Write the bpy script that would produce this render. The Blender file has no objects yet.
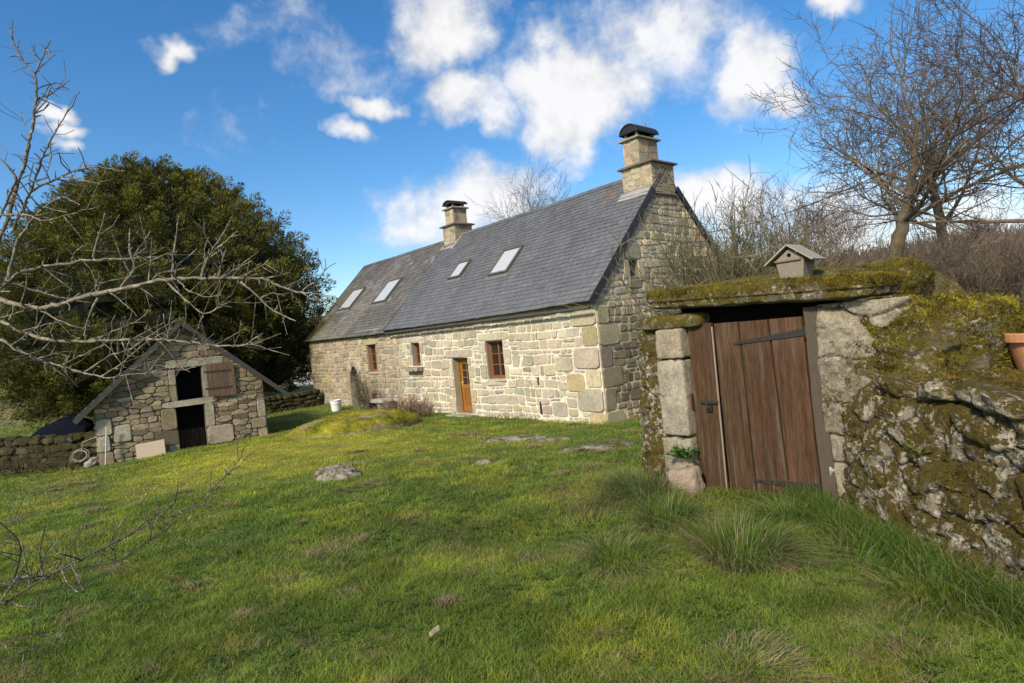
import bpy, math, random
import numpy as np
rng = np.random.default_rng(7); random.seed(7)
sc = bpy.context.scene
COL = sc.collection
Z = np.array([0, 0, 1.])
V = lambda *a: np.array(a, float)

# ------------------------------------------------------------------ camera
FPX, PITCH, ROLL = 597.4, -.017, -.099
cf = V(0, math.cos(PITCH), math.sin(PITCH)); cu = V(0, -math.sin(PITCH), math.cos(PITCH)); cr = V(1, 0, 0)
cr, cu = math.cos(ROLL)*cr + math.sin(ROLL)*cu, -math.sin(ROLL)*cr + math.cos(ROLL)*cu
CAM = V(0, 0, 2.364)
def at(px, py, d): return CAM + (cf + cr*(px-512)/FPX - cu*(py-341.5)/FPX)*d
def onz(px, py, z):
    v = cf + cr*(px-512)/FPX - cu*(py-341.5)/FPX
    return CAM + v*(z-CAM[2])/v[2]
from mathutils import Matrix
cam = bpy.data.cameras.new('camera'); cam.lens = FPX/1024*36; cam.sensor_width = 36; cam.clip_end = 3000; cam.clip_start = .05
camo = bpy.data.objects.new('camera', cam); COL.objects.link(camo)
M = Matrix.Identity(4)
for i, a in enumerate((cr, cu, -cf, CAM)):
    for k in range(3): M[k][i] = a[k]
camo.matrix_world = M; sc.camera = camo

# ------------------------------------------------------------------ numpy noise
def _h(ix, iy, iz, s):
    n = (ix*374761393 + iy*668265263 + iz*2147483647 + s*974634777) & 0xffffffff
    n = ((n ^ (n >> 13))*1274126177) & 0xffffffff
    n = ((n ^ (n >> 15))*2246822519) & 0xffffffff
    return ((n ^ (n >> 16)) & 0xffffff)/float(0xffffff)
def vnoise(p, s=0):
    p = np.asarray(p, float); i = np.floor(p).astype(np.int64); f = p-i; f = f*f*(3-2*f); r = 0
    for a in (0, 1):
        for b in (0, 1):
            for c in (0, 1):
                w = (f[..., 0] if a else 1-f[..., 0])*(f[..., 1] if b else 1-f[..., 1])*(f[..., 2] if c else 1-f[..., 2])
                r = r + w*_h(i[..., 0]+a, i[..., 1]+b, i[..., 2]+c, s)
    return r
def fbm(p, o=4, s=0):
    p = np.asarray(p, float); r = 0; a = .5; t = 0
    for k in range(o):
        r = r + a*vnoise(p*2**k + 17.3*k, s+k); t += a; a *= .5
    return r/t
def fbm2(x, y, sc_, o=3, s=0):
    x = np.asarray(x, float); return fbm(np.stack([x*sc_, np.asarray(y, float)*sc_, np.zeros_like(x)+.5], -1), o, s)
def sstep(a, b, x): t = np.clip((x-a)/(b-a), 0, 1); return t*t*(3-2*t)
def nrm(v): v = np.asarray(v, float); return v/np.maximum(np.linalg.norm(v, axis=-1, keepdims=True), 1e-9)

# ------------------------------------------------------------------ mesh builder
WLOC = {}
def reg(o, loc): WLOC[o] = np.asarray(loc, float); return o
class MB:
    def __init__(s): s.v = []; s.c = []; s.f = []; s.n = 0
    def add(s, v, faces, col=(.5, .5, .5), mi=0):
        v = np.asarray(v, float).reshape(-1, 3)
        c = np.asarray(col, float)
        if c.ndim == 1: c = np.tile(c[:3], (len(v), 1))
        if isinstance(faces, np.ndarray): fl = [faces]
        else:
            by = {}
            for f in faces: by.setdefault(len(f), []).append(f)
            fl = [np.array(x, np.int64) for x in by.values()]
        for f in fl: s.f.append((f + s.n, mi))
        s.v.append(v); s.c.append(c[:, :3]); s.n += len(v)
    def quad(s, a, b, c, d, col=(.5,)*3, mi=0): s.add([a, b, c, d], [(0, 1, 2, 3)], col, mi)
    def box(s, o, x, y, z, col=(.5,)*3, mi=0, jit=0):
        o, x, y, z = (np.asarray(q, float) for q in (o, x, y, z))
        v = np.array([o + x*i + y*j + z*k for k in (0, 1) for j in (0, 1) for i in (0, 1)])
        if jit: v = v + rng.normal(0, jit, v.shape)
        s.add(v, [(0, 2, 3, 1), (4, 5, 7, 6), (0, 1, 5, 4), (2, 6, 7, 3), (0, 4, 6, 2), (1, 3, 7, 5)], col, mi)
    def tubes(s, P, R, sides=5, col=(.5,)*3, mi=0):
        P = np.asarray(P, float); R = np.asarray(R, float)
        if P.ndim == 2: P = P[None]; R = R[None]
        N, n, _ = P.shape
        T = nrm(np.gradient(P, axis=1)); md = np.abs(nrm(P[:, -1:]-P[:, :1]+1e-6)@V(.80, .58, .15))[..., None]; ref = np.where(md > .8, V(0, .1, 1), V(.80, .58, .15))
        A = nrm(np.cross(T, ref)); B = np.cross(T, A)
        th = np.arange(sides)*2*np.pi/sides
        v = P[:, :, None] + R[:, :, None, None]*(np.cos(th)[:, None]*A[:, :, None] + np.sin(th)[:, None]*B[:, :, None])
        b = (np.arange(N)*n*sides)[:, None, None] + (np.arange(n-1)*sides)[None, :, None]
        k = np.arange(sides)[None, None]; k2 = (k+1) % sides
        f = np.stack([b+k, b+k2, b+sides+k2, b+sides+k], -1).reshape(-1, 4)
        c = np.asarray(col, float)
        if c.ndim == 2 and len(c) == N: c = np.repeat(c, n*sides, 0)
        elif c.ndim == 3: c = np.repeat(c.reshape(-1, 3), sides, 0)
        s.add(v, f, c, mi)
    def build(s, name, mats, parent=None, smooth=False, loc=None):
        me = bpy.data.meshes.new(name)
        v = np.concatenate(s.v)
        base = WLOC[parent] if parent is not None else (np.asarray(loc, float) if loc is not None else np.zeros(3))
        me.vertices.add(len(v)); me.vertices.foreach_set('co', (v-base).astype(np.float32).ravel())
        li = np.concatenate([f.ravel() for f, m in s.f]); tot = np.concatenate([np.full(len(f), f.shape[1]) for f, m in s.f])
        mi = np.concatenate([np.full(len(f), m) for f, m in s.f])
        me.loops.add(len(li)); me.loops.foreach_set('vertex_index', li.astype(np.int32))
        me.polygons.add(len(tot)); st = np.concatenate([[0], np.cumsum(tot)[:-1]])
        me.polygons.foreach_set('loop_start', st.astype(np.int32))
        me.polygons.foreach_set('material_index', mi.astype(np.int32))
        me.polygons.foreach_set('use_smooth', np.full(len(tot), bool(smooth)))
        at_ = me.color_attributes.new('Col', 'FLOAT_COLOR', 'POINT')
        c = np.concatenate(s.c); c4 = np.ones((len(c), 4), np.float32); c4[:, :3] = c
        at_.data.foreach_set('color', c4.ravel())
        me.update(calc_edges=True); me.validate()
        for m in (mats if isinstance(mats, (list, tuple)) else [mats]): me.materials.append(m)
        o = bpy.data.objects.new(name, me); COL.objects.link(o)
        if parent is not None: o.parent = parent
        else: o.location = base
        return reg(o, base)
def tag(o, label=None, cat=None, group=None, kind=None):
    for k, x in (('label', label), ('category', cat), ('group', group), ('kind', kind)):
        if x: o[k] = x
    return o
def empty(name, loc, label, cat, group=None):
    o = bpy.data.objects.new(name, None); COL.objects.link(o); o.location = loc
    return tag(reg(o, loc), label, cat, group)

# ------------------------------------------------------------------ materials
def mat(name, rough=.85, bump=(30, .3, .02), var=(8, .35), tint=None, spec=.3, trans=0, moss=None, lichen=None, grain=None, metal=0, var2=None, fleck=None):
    m = bpy.data.materials.new(name); m.use_nodes = True; nt = m.node_tree; N = nt.nodes; L = nt.links; N.clear()
    out = N.new('ShaderNodeOutputMaterial'); b = N.new('ShaderNodeBsdfPrincipled')
    b.inputs['Roughness'].default_value = rough; b.inputs['Specular IOR Level'].default_value = spec; b.inputs['Metallic'].default_value = metal
    at_ = N.new('ShaderNodeAttribute'); at_.attribute_name = 'Col'
    geo = N.new('ShaderNodeNewGeometry'); pos = geo.outputs['Position']
    if grain:
        mp = N.new('ShaderNodeVectorMath'); mp.operation = 'MULTIPLY'; L.new(pos, mp.inputs[0]); mp.inputs[1].default_value = grain; pos = mp.outputs[0]
    def noise(scale, det=5, ro=.6, p=None):
        n = N.new('ShaderNodeTexNoise'); n.inputs['Scale'].default_value = scale; n.inputs['Detail'].default_value = det; n.inputs['Roughness'].default_value = ro
        L.new(p or pos, n.inputs['Vector']); return n.outputs['Fac']
    def rmp(x, a, b_, c=0, d=1):
        r = N.new('ShaderNodeMapRange'); L.new(x, r.inputs[0])
        for k, q in enumerate((a, b_, c, d)): r.inputs[1+k].default_value = q
        return r.outputs[0]
    def mul(x, y):
        r = N.new('ShaderNodeMath'); r.operation = 'MULTIPLY'
        for k, q in enumerate((x, y)):
            if isinstance(q, (int, float)): r.inputs[k].default_value = q
            else: L.new(q, r.inputs[k])
        return r.outputs[0]
    def mixc(fac, a, b_, mode='MIX'):
        r = N.new('ShaderNodeMix'); r.data_type = 'RGBA'; r.blend_type = mode
        for k, q in ((0, fac), (6, a), (7, b_)):
            if hasattr(q, 'is_linked') or hasattr(q, 'links'): L.new(q, r.inputs[k])
            elif isinstance(q, (int, float)): r.inputs[k].default_value = q
            else: r.inputs[k].default_value = (*q, 1)
        return r.outputs[2]
    col = at_.outputs['Color']
    def varied(col, sc_, am):
        v = rmp(noise(sc_, 6, .65), .25, .75, 1-am, 1+am)
        vm = N.new('ShaderNodeVectorMath'); vm.operation = 'SCALE'; L.new(col, vm.inputs[0]); L.new(v, vm.inputs['Scale']); return vm.outputs[0]
    if var: col = varied(col, *var)
    if var2: col = varied(col, *var2)
    h = noise(bump[0], 7, .68)
    if lichen:   # (colour, scale, lo, hi)
        f = rmp(noise(lichen[1], 7, .72), lichen[2], lichen[3]); col = mixc(f, col, lichen[0])
    if moss:     # (col a, col b, scale, lo, hi, upward bias)
        sx = N.new('ShaderNodeSeparateXYZ'); L.new(geo.outputs['Normal'], sx.inputs[0])
        ad = N.new('ShaderNodeMath'); ad.operation = 'MULTIPLY_ADD'; L.new(sx.outputs[2], ad.inputs[0]); ad.inputs[1].default_value = moss[5]; L.new(noise(moss[2], 6, .65), ad.inputs[2])
        f = rmp(ad.outputs[0], moss[3], moss[4])
        mc = mixc(rmp(noise(moss[2]*9, 4, .7), .3, .7), moss[0], moss[1]); col = mixc(f, col, mc)
        r0 = N.new('ShaderNodeMath'); r0.operation = 'MULTIPLY_ADD'; L.new(mul(noise(170, 3), f), r0.inputs[0]); r0.inputs[1].default_value = .8; L.new(h, r0.inputs[2]); h = r0.outputs[0]
    if fleck:
        f = mul(rmp(noise(fleck[1], 5, .75), fleck[2], fleck[3]), rmp(noise(fleck[1]*.22, 3), .42, .58)); col = mixc(f, col, fleck[0])
    L.new(col, b.inputs['Base Color'])
    bp = N.new('ShaderNodeBump'); bp.inputs['Strength'].default_value = bump[1]; bp.inputs['Distance'].default_value = bump[2]; L.new(h, bp.inputs['Height']); L.new(bp.outputs[0], b.inputs['Normal'])
    sh = b.outputs[0]
    if trans:
        t_ = N.new('ShaderNodeBsdfTranslucent'); L.new(col, t_.inputs[0]); mx = N.new('ShaderNodeMixShader'); mx.inputs[0].default_value = trans
        L.new(sh, mx.inputs[1]); L.new(t_.outputs[0], mx.inputs[2]); sh = mx.outputs[0]
    L.new(sh, out.inputs[0]); return m
MOSS_A, MOSS_B = (.060, .045, .011), (.20, .155, .020)
m_masonry = mat('granite masonry', .92, (45, .6, .02), (14, .3), var2=(1.3, .22))
m_shed = mat('grey masonry', .92, (45, .7, .02), (12, .35), var2=(1.6, .3))
m_slate = mat('slate', .6, (60, .25, .006), (9, .2), spec=.4, var2=(.9, .22))
m_block = mat('granite block', .95, (70, 1, .015), (38, .5), lichen=((.36, .32, .24), 11, .57, .63), moss=((.045, .036, .022), (.10, .08, .025), 5, .53, .60, .10), var2=(5, .5), fleck=((.46, .42, .34), 16, .55, .60))
m_pier = mat('pier granite', .95, (70, 1, .015), (38, .45), lichen=((.40, .36, .28), 11, .58, .64), moss=((.045, .036, .022), (.09, .075, .02), 6, .62, .70, .12), var2=(5, .35), fleck=((.46, .42, .34), 18, .57, .61))
m_rough = mat('mossy rubble', .95, (40, 1, .03), (24, .5), lichen=((.48, .42, .31), 8, .56, .60), moss=(MOSS_A, MOSS_B, 4.2, .465, .53, .10), var2=(3, .4), fleck=((.54, .48, .37), 20, .54, .58))
m_wall = mat('mossy wall', .97, (40, 1, .03), (24, .5), lichen=((.50, .44, .33), 13, .54, .58), moss=((.050, .036, .010), (.18, .132, .020), 5.5, .445, .50, .10), var2=(3, .4), fleck=((.58, .52, .41), 17, .55, .575))
m_mosscap = mat('moss covered stone', .97, (35, 1, .03), (20, .4), lichen=((.40, .38, .30), 9, .55, .60), moss=(MOSS_A, MOSS_B, 5, .36, .50, .16), var2=(3, .4), fleck=((.42, .39, .30), 26, .56, .60))
m_rock = mat('flat rock', .95, (25, 1, .04), (12, .5), lichen=((.36, .33, .27), 6, .5, .6), moss=((.07, .08, .012), (.16, .14, .02), 3.5, .54, .64, .05), var2=(5, .4))
m_yellowmoss = mat('yellow moss', .97, (40, .9, .03), (6, .3), var2=(1.5, .3))
m_darkwall = mat('dark field wall', .95, (20, 1, .05), (10, .5), moss=((.03, .03, .008), (.085, .08, .018), 2.6, .46, .56, .18))
m_wood = mat('weathered plank', .85, (3, .9, .006), (5, .6), grain=(28, 28, 1.6), var2=(.9, .5), spec=.15, lichen=((.115, .092, .07), .75, .53, .68), fleck=((.030, .022, .017), 1.6, .56, .66))
m_greywood = mat('silvered wood', .85, (4, .5, .004), (6, .35), grain=(30, 30, 2))
m_joinery = mat('varnished joinery', .45, (3, .2, .002), (4, .25), grain=(20, 20, 2))
m_iron = mat('rusted iron', .65, (80, .4, .003), (40, .4), spec=.5)
m_plain = mat('matt surface', .8, (60, .2, .003), (10, .2))
m_dark = mat('dark interior', 1, (5, 0, .01), None, spec=0)  # near-black colour standing in for unlit space inside openings
m_bark = mat('bark', .95, (25, .8, .02), (14, .4), var2=(2, .25))
m_lichenbark = mat('lichened bark', .95, (90, 1, .008), (60, .45), lichen=((.36, .33, .26), 24, .50, .62), var2=(9, .4))
m_yew = mat('yew foliage', .7, (20, .1, .01), (1.1, .3), trans=.25, spec=.2)
m_grass = mat('grass blades', .6, (20, 0, .01), None, trans=.4, spec=.25)
m_mossb = mat('moss blades', .95, (20, 0, .01), None, trans=.2, spec=.1)
m_leaf = mat('green leaves', .6, (40, .2, .005), (20, .25), trans=.25)
m_pot = mat('terracotta', .85, (50, .3, .004), (9, .25))
m_ground = mat('ground', .97, (18, .9, .04), (7, .4), var2=(.8, .35))
def mat_glass(name, col, rough):
    m = bpy.data.materials.new(name); m.use_nodes = True; b = m.node_tree.nodes['Principled BSDF']
    N = m.node_tree.nodes; n = N.new('ShaderNodeTexNoise'); n.inputs['Scale'].default_value = 3
    r = N.new('ShaderNodeMapRange'); r.inputs[3].default_value = rough*.6; r.inputs[4].default_value = rough*1.6; m.node_tree.links.new(n.outputs[0], r.inputs[0]); m.node_tree.links.new(r.outputs[0], b.inputs['Roughness'])
    b.inputs['Base Color'].default_value = (*col, 1); b.inputs['Specular IOR Level'].default_value = .8; return m
m_glass = mat_glass('dark window glass', (.02, .02, .022), .06)
m_sky_glass = mat_glass('skylight glass', (.46, .475, .49), .18)

# ------------------------------------------------------------------ terrain
yaw = .869
t = V(-math.cos(yaw), math.sin(yaw), 0); g = V(math.sin(yaw), math.cos(yaw), 0)
HC = V(1.99, 13.772, 0); HL, HW, HE, HR = 17.15, 6.31, 3.0, 3.194
ctl = [(0,0,.64),(0,3,.62),(-3,3.5,.52),(-6,2,.38),(-3,0,.5),(3,0,.7),(1.2,6,.6),(1.4,4.2,.62),(2.6,3.5,.62),(2.6,5,.62),(2,9,.42),(2,13.5,.02),(-2,13,.16),
       (-3.3,10.7,.3),(-.1,12,.2),(1.2,10.6,.3),(-4.7,16,.1),(-6.5,20,0),(-7,14,.18),(-10.8,15.1,-.03),(-7.3,17.3,.06),(-13.5,15.8,-.02),(-9,11,.14),(-12,6,.15),(-9,22,0),
       (-14,29,0),(-20,20,0),(-25,10,0),(0,-10,.8),(10,-10,.8),(7,18,.05),(-5,32,0),(10,35,.4),(-10,40,0),(-30,30,0),(20,20,.8),(40,0,1),(0,60,0),(-50,0,0),(50,50,.5),(0,-40,1)]
for a in (1, 3, 5, 8, 11, 14, 17):
    p = HC + t*a - g*.4; ctl.append((p[0], p[1], 0.0))
ctl = np.array(ctl, float)
def _phi(r): return r*r*np.log(r+1e-6)
_n = len(ctl); A_ = np.zeros((_n+3, _n+3)); d_ = np.linalg.norm(ctl[:, None, :2]-ctl[None, :, :2], axis=-1)
A_[:_n, :_n] = _phi(d_) + np.eye(_n)*.5; A_[:_n, _n] = 1; A_[:_n, _n+1:] = ctl[:, :2]; A_[_n, :_n] = 1; A_[_n+1:, :_n] = ctl[:, :2].T
_w = np.linalg.solve(A_, np.concatenate([ctl[:, 2], np.zeros(3)]))
BANK = np.array([(3.0,-40),(3.0,1),(2.95,3.2),(2.85,4.6),(2.75,5.15),(1.75,6.25),(2.4,7.2),(8,13),(12,22),(30,45),(45,60)], float)
def bank_sd(x, y):
    best = np.full(x.shape, 1e9); sgn = np.zeros(x.shape)
    P = np.stack([x, y], -1); ins = np.zeros(x.shape, bool)
    for a, b in zip(BANK[:-1], BANK[1:]):
        ab = b-a; tt = np.clip(((P-a)@ab)/(ab@ab), 0, 1); best = np.minimum(best, np.linalg.norm(P-(a+tt[..., None]*ab), axis=-1))
    poly = np.concatenate([BANK, [(400, 60), (400, -40)]]); j = len(poly)-1
    for i in range(len(poly)):
        xi, yi = poly[i]; xj, yj = poly[j]
        c = ((yi > y) != (yj > y)) & (x < (xj-xi)*(y-yi)/(yj-yi+1e-12)+xi); ins ^= c; j = i
    return np.where(ins, best, -best)
def ground_z(x, y):
    x = np.asarray(x, float); y = np.asarray(y, float); sh = x.shape; x = x.ravel(); y = y.ravel()
    r = np.hypot(x, y); k = np.minimum(1, 55/np.maximum(r, 1e-6)); xx, yy = x*k, y*k
    z = np.full(x.shape, _w[_n]) + _w[_n+1]*xx + _w[_n+2]*yy
    for i in range(_n): z += _w[i]*_phi(np.hypot(xx-ctl[i, 0], yy-ctl[i, 1]))
    sd = bank_sd(x, y); wid = .18 + .12*np.maximum(0, y-5.5)
    up = sstep(0, 1, sd/np.maximum(wid, .18)); zu = 1.60 + .012*np.clip(y-4, 0, 40) + .1*fbm2(x, y, .7, 3, 5)
    z = z*(1-up) + zu*up
    z += (fbm2(x, y, 1.1, 3, 1)-.5)*.10*sstep(1, 3, r) + (fbm2(x, y, 4.0, 2, 2)-.5)*.03
    hill = (8 + 11*fbm2(x, y, .006, 2, 9))*sstep(45, 230, r) + 16*sstep(250, 600, r)
    z = z*(1-sstep(45, 90, r)*.8) + hill*(1-.25*(np.abs(x) < 0))
    return z.reshape(sh)
def gz(x, y): return float(ground_z(np.array([x]), np.array([y]))[0])

def ground_color(x, y):
    n1 = fbm2(x, y, .45, 4, 21)[..., None]; n2 = fbm2(x, y, 1.9, 4, 22)[..., None]; n3 = fbm2(x, y, .02, 3, 23)[..., None]
    r = np.hypot(x, y)[..., None]
    green = V(.132, .180, .027); lush = V(.090, .155, .023); yel = V(.34, .33, .032); straw = V(.20, .155, .07)
    c = green + (lush-green)*sstep(.45, .62, n1)
    # moss rich sward around the low rocks, painted brighter for the sunlit patch
    yb = np.exp(-(((x+5.2)/3.6)**2 + ((y-13.4)/3.8)**2))[..., None]
    c = c + (yel-c)*np.clip(sstep(.50, .62, n2)*.30 + yb*.95*sstep(.3, .6, n2+yb*.25), 0, 1)
    dr = sstep(.56, .68, fbm2(x, y, .9, 4, 25))[..., None]
    c = c + (straw-c)*dr*.30
    far = sstep(30, 60, r); tan = V(.33, .25, .10); olive = V(.16, .15, .05); brown = V(.085, .060, .042)
    fc = olive + (tan-olive)*sstep(.36, .50, n3); rt = sstep(0, 40, x)[..., None]; fc = fc + (brown-fc)*rt*.8
    c = c + (fc-c)*far
    if np.ndim(x) == 2:
        up = (sstep(.1, .6, bank_sd(x, y))*(1-far[..., 0]))[..., None]; c = c*(1-up)+V(.12, .09, .05)*(.7+.6*n2)*up
    return c
def axis(a, b, fine0, fine1, st):
    v = list(np.arange(fine0, fine1+1e-6, st)); s = st; q = fine1
    while q < b: s *= 1.17; q += s; v.append(q)
    s = st; q = fine0; pre = []
    while q > a: s *= 1.17; q -= s; pre.append(q)
    return np.array(pre[::-1]+v)
gx = axis(-900, 900, -15, 9, .14); gy = axis(-120, 900, 1, 27, .14)
X, Y = np.meshgrid(gx, gy); ZG = ground_z(X, Y)
mb = MB(); nx = len(gx); ii = (np.arange(len(gy)-1)[:, None]*nx + np.arange(nx-1)[None]).ravel()
mb.add(np.stack([X, Y, ZG], -1), np.stack([ii, ii+1, ii+nx+1, ii+nx], -1), ground_color(X, Y).reshape(-1, 3)*.8)
tag(mb.build('ground', m_ground, smooth=True), kind='structure')

# ------------------------------------------------------------------ masonry
def clip(poly, n, d):       # keep points with p.n <= d
    out = []; m = len(poly)
    for i in range(m):
        p, q = poly[i], poly[(i+1) % m]; a = p@n-d; b = q@n-d
        if a <= 0: out.append(p)
        if (a < 0 < b) or (b < 0 < a): out.append(p+(q-p)*a/(a-b))
    return out
def area(p):
    p = np.array(p); x, y = p[:, 0], p[:, 1]; return .5*abs(np.dot(x, np.roll(y, -1))-np.dot(y, np.roll(x, -1)))
def inset(poly, m):
    p = np.array(poly); c = p.mean(0); out = list(p)
    for i in range(len(p)):
        a, b = p[i], p[(i+1) % len(p)]; e = b-a; l = np.linalg.norm(e)
        if l < 1e-5: continue
        n = V(e[1], -e[0])/l
        if n@(c-a) > 0: n = -n
        out = clip(out, n, n@a-m)
        if len(out) < 3: return None
    return out
def rounded(poly, f=.25):
    p = np.array(poly); out = []
    for i in range(len(p)):
        a, b = p[i], p[(i+1) % len(p)]; out += [a+(b-a)*f, b+(a-b)*f]
    return np.array(out)
def ccw(p):
    x, y = p[:, 0], p[:, 1]; return p if np.dot(x, np.roll(y, -1))-np.dot(y, np.roll(x, -1)) > 0 else p[::-1]
def put_stone(mb, poly, mp, col, mortar, h, mi=0, rough=1):
    q = inset(poly, mortar*rng.uniform(.6, 1.4)/2)
    if q is None or len(q) < 3 or area(q) < .002: return
    # split long edges, jitter them, then round the corners
    r = []
    for i in range(len(q)):
        a, b = np.array(q[i]), np.array(q[(i+1) % len(q)]); L_ = np.linalg.norm(b-a)
        if L_ < .012: continue
        r.append(a)
        if L_ > .16: r.append((a+b)/2+rng.normal(0, .010*rough, 2))
    if len(r) < 3: return
    q = ccw(rounded(r, .22)); c = q.mean(0); n = len(q)
    sz = math.sqrt(area(q)); b1 = min(.018, sz*.1); k = 1-b1*2/sz
    tl = rng.normal(0, .04, 2)
    ring0 = [mp(p[0], p[1], -.012) for p in q]
    ring1 = [mp(p[0], p[1], h*.75+(p-c)@tl) for p in q]
    ring2 = [mp(*(c+(p-c)*k), h+(p-c)@tl*.9+rng.normal(0, .0025)) for p in q]
    v = np.array(ring0+ring1+ring2); f = []
    for i in range(n):
        j = (i+1) % n; f += [(i, j, n+j, n+i), (n+i, n+j, 2*n+j, 2*n+i)]
    f.append(tuple(range(2*n, 3*n)))
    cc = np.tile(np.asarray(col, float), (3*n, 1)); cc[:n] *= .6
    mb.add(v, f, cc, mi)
def masonry(mb, mp, x0, x1, z0, z1, rects, halfplanes, colfn, rowh=(.13, .30), stw=(1.2, 2.6), mortar=.03, h=(.012, .03), ax=.6, blocks=(), coursed=False):
    """coursed rubble: cells of jittered rows, trimmed by the openings and by the dressed blocks"""
    cells = []
    if coursed:
        z = z0; prev = lambda x: z0-.02
        while z < z1:
            hh = rng.uniform(*rowh); ph = rng.uniform(0, 50); zt = z+hh
            top = (lambda zt, ph, hh: (lambda x: zt+.22*hh*math.sin(x*1.7+ph)*.5+.35*hh*(vnoise(V(x*1.6+ph, ph, 0))-.5)))(zt, ph, hh)
            x = x0-rng.uniform(0, .3); tb = x; tt_ = x
            while x < x1+.1:
                w = hh*rng.uniform(*stw); x += w; nb_, nt_ = x+rng.normal(0, .03), x+rng.normal(0, .03)
                q = [V(tb, prev(tb)), V(nb_, prev(nb_)), V(nt_, top(nt_)), V(tt_, top(tt_))]
                if hh > .22 and w < hh*1.7 and rng.random() < .28:
                    f = rng.uniform(.35, .65); m1, m2 = q[0]*(1-f)+q[3]*f, q[1]*(1-f)+q[2]*f+V(0, rng.normal(0, .015)); cells += [[q[0], q[1], m2, m1], [m1, m2, q[2], q[3]]]
                elif hh > .2 and rng.random() < .2:
                    f = rng.uniform(.3, .7); m1, m2 = q[0]*(1-f)+q[1]*f, q[3]*(1-f)+q[2]*f; cells += [[q[0], m1, m2, q[3]], [m1, q[1], q[2], m2]]
                else: cells.append(q)
                tb, tt_ = nb_, nt_
            prev = top; z += hh
    else:
        S = []; z = z0
        while z < z1:
            hh = rng.uniform(*rowh); x = x0 - rng.uniform(0, .3)
            while x < x1+.2:
                w = hh*rng.uniform(*stw)
                if hh > .2 and rng.random() < .28:
                    S.append((x+w/2+rng.normal(0, .02), z+hh*.27)); S.append((x+w/2+rng.normal(0, .05), z+hh*.77))
                else: S.append((x+w/2, z+hh/2+rng.normal(0, hh*.13)))
                x += w
            z += hh
        S = np.array(S); SS = S*V(ax, 1)
        for i, s in enumerate(SS):
            if not (x0-.2 < S[i, 0] < x1+.2): continue
            d = np.linalg.norm(SS-s, axis=1); nb = np.argsort(d)[1:18]
            p = [s+V(*q) for q in ((-.6, -.5), (.6, -.5), (.6, .5), (-.6, .5))]
            for k in nb:
                n = SS[k]-s; L_ = np.linalg.norm(n)
                if L_ < 1e-4: continue
                n = n/L_; p = clip(p, n, n@(s+SS[k])/2)
                if len(p) < 3: break
            if len(p) > 2: cells.append([q/V(ax, 1) for q in p])
    allr = list(rects)+[b[:4] for b in blocks]
    for p in cells:
        for n, dd in [((-1, 0), -x0), ((1, 0), x1), ((0, -1), -z0), ((0, 1), z1)]+list(halfplanes): p = clip(p, np.array(n, float), dd) if len(p) > 2 else p
        if len(p) < 3: continue
        for r in allr:
            P = np.array(p) if len(p) > 2 else None
            if P is None: break
            if P[:, 0].max() <= r[0] or P[:, 0].min() >= r[1] or P[:, 1].max() <= r[2] or P[:, 1].min() >= r[3]: continue
            best = []
            for n, dd in (((1, 0), r[0]), ((-1, 0), -r[1]), ((0, 1), r[2]), ((0, -1), -r[3])):
                q = clip(p, np.array(n, float), dd)
                if len(q) > 2 and (len(best) < 3 or area(q) > area(best)): best = q
            p = best
        if len(p) < 3 or area(p) < .004: continue
        put_stone(mb, p, mp, colfn(*np.mean(p, 0)), mortar, rng.uniform(*h))
    for b in blocks:
        put_stone(mb, [V(b[0], b[2]), V(b[1], b[2]), V(b[1], b[3]), V(b[0], b[3])], mp, b[4] if len(b) > 4 else colfn((b[0]+b[1])/2, (b[2]+b[3])/2), mortar*.8, rng.uniform(*h)+.008, rough=.5)
def panel(mb, mp, xs, topfn, z0, openings, depth, col, revcol):
    br = sorted(set(list(xs)+[o[0] for o in openings]+[o[1] for o in openings]))
    for a, b in zip(br[:-1], br[1:]):
        mid = (a+b)/2; os_ = sorted([o for o in openings if o[0] < mid < o[1]], key=lambda o: o[2]); z = z0
        for o in os_:
            if o[2] > z+1e-6: mb.quad(mp(a, z, 0), mp(b, z, 0), mp(b, o[2], 0), mp(a, o[2], 0), col(mid, z))
            z = o[3]
        mb.quad(mp(a, z, 0), mp(b, z, 0), mp(b, topfn(b), 0), mp(a, topfn(a), 0), col(mid, z))
    for a, b, c, d in openings:
        D = -depth
        for p, q in (((a, c), (a, d)), ((a, d), (b, d)), ((b, d), (b, c)), ((b, c), (a, c))):
            mb.quad(mp(*p, .004), mp(*q, .004), mp(*q, D), mp(*p, D), revcol)
def pick(cols, jit=.14):
    c = np.array(cols[rng.integers(len(cols))]); return c*(1+rng.normal(0, jit))*(1+rng.normal(0, .03, 3))
def jambs(a, b, c, d, wl=.22, cols=None, lintel=.24, ext=.22, sill=None):
    out = [(a-ext, b+ext, d, d+lintel)]
    for side in (0, 1):
        z = c; k = side
        while z < d-.02:
            hh = min(rng.uniform(.28, .5), d-z)
            if d-z-hh < .15: hh = d-z
            w = wl*(1.55 if k % 2 else .85); k += 1
            out.append((a-w, a, z, z+hh) if side == 0 else (b, b+w, z, z+hh)); z += hh
    if sill: out.append((a-.1, b+.1, c-sill, c))
    return out

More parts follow.
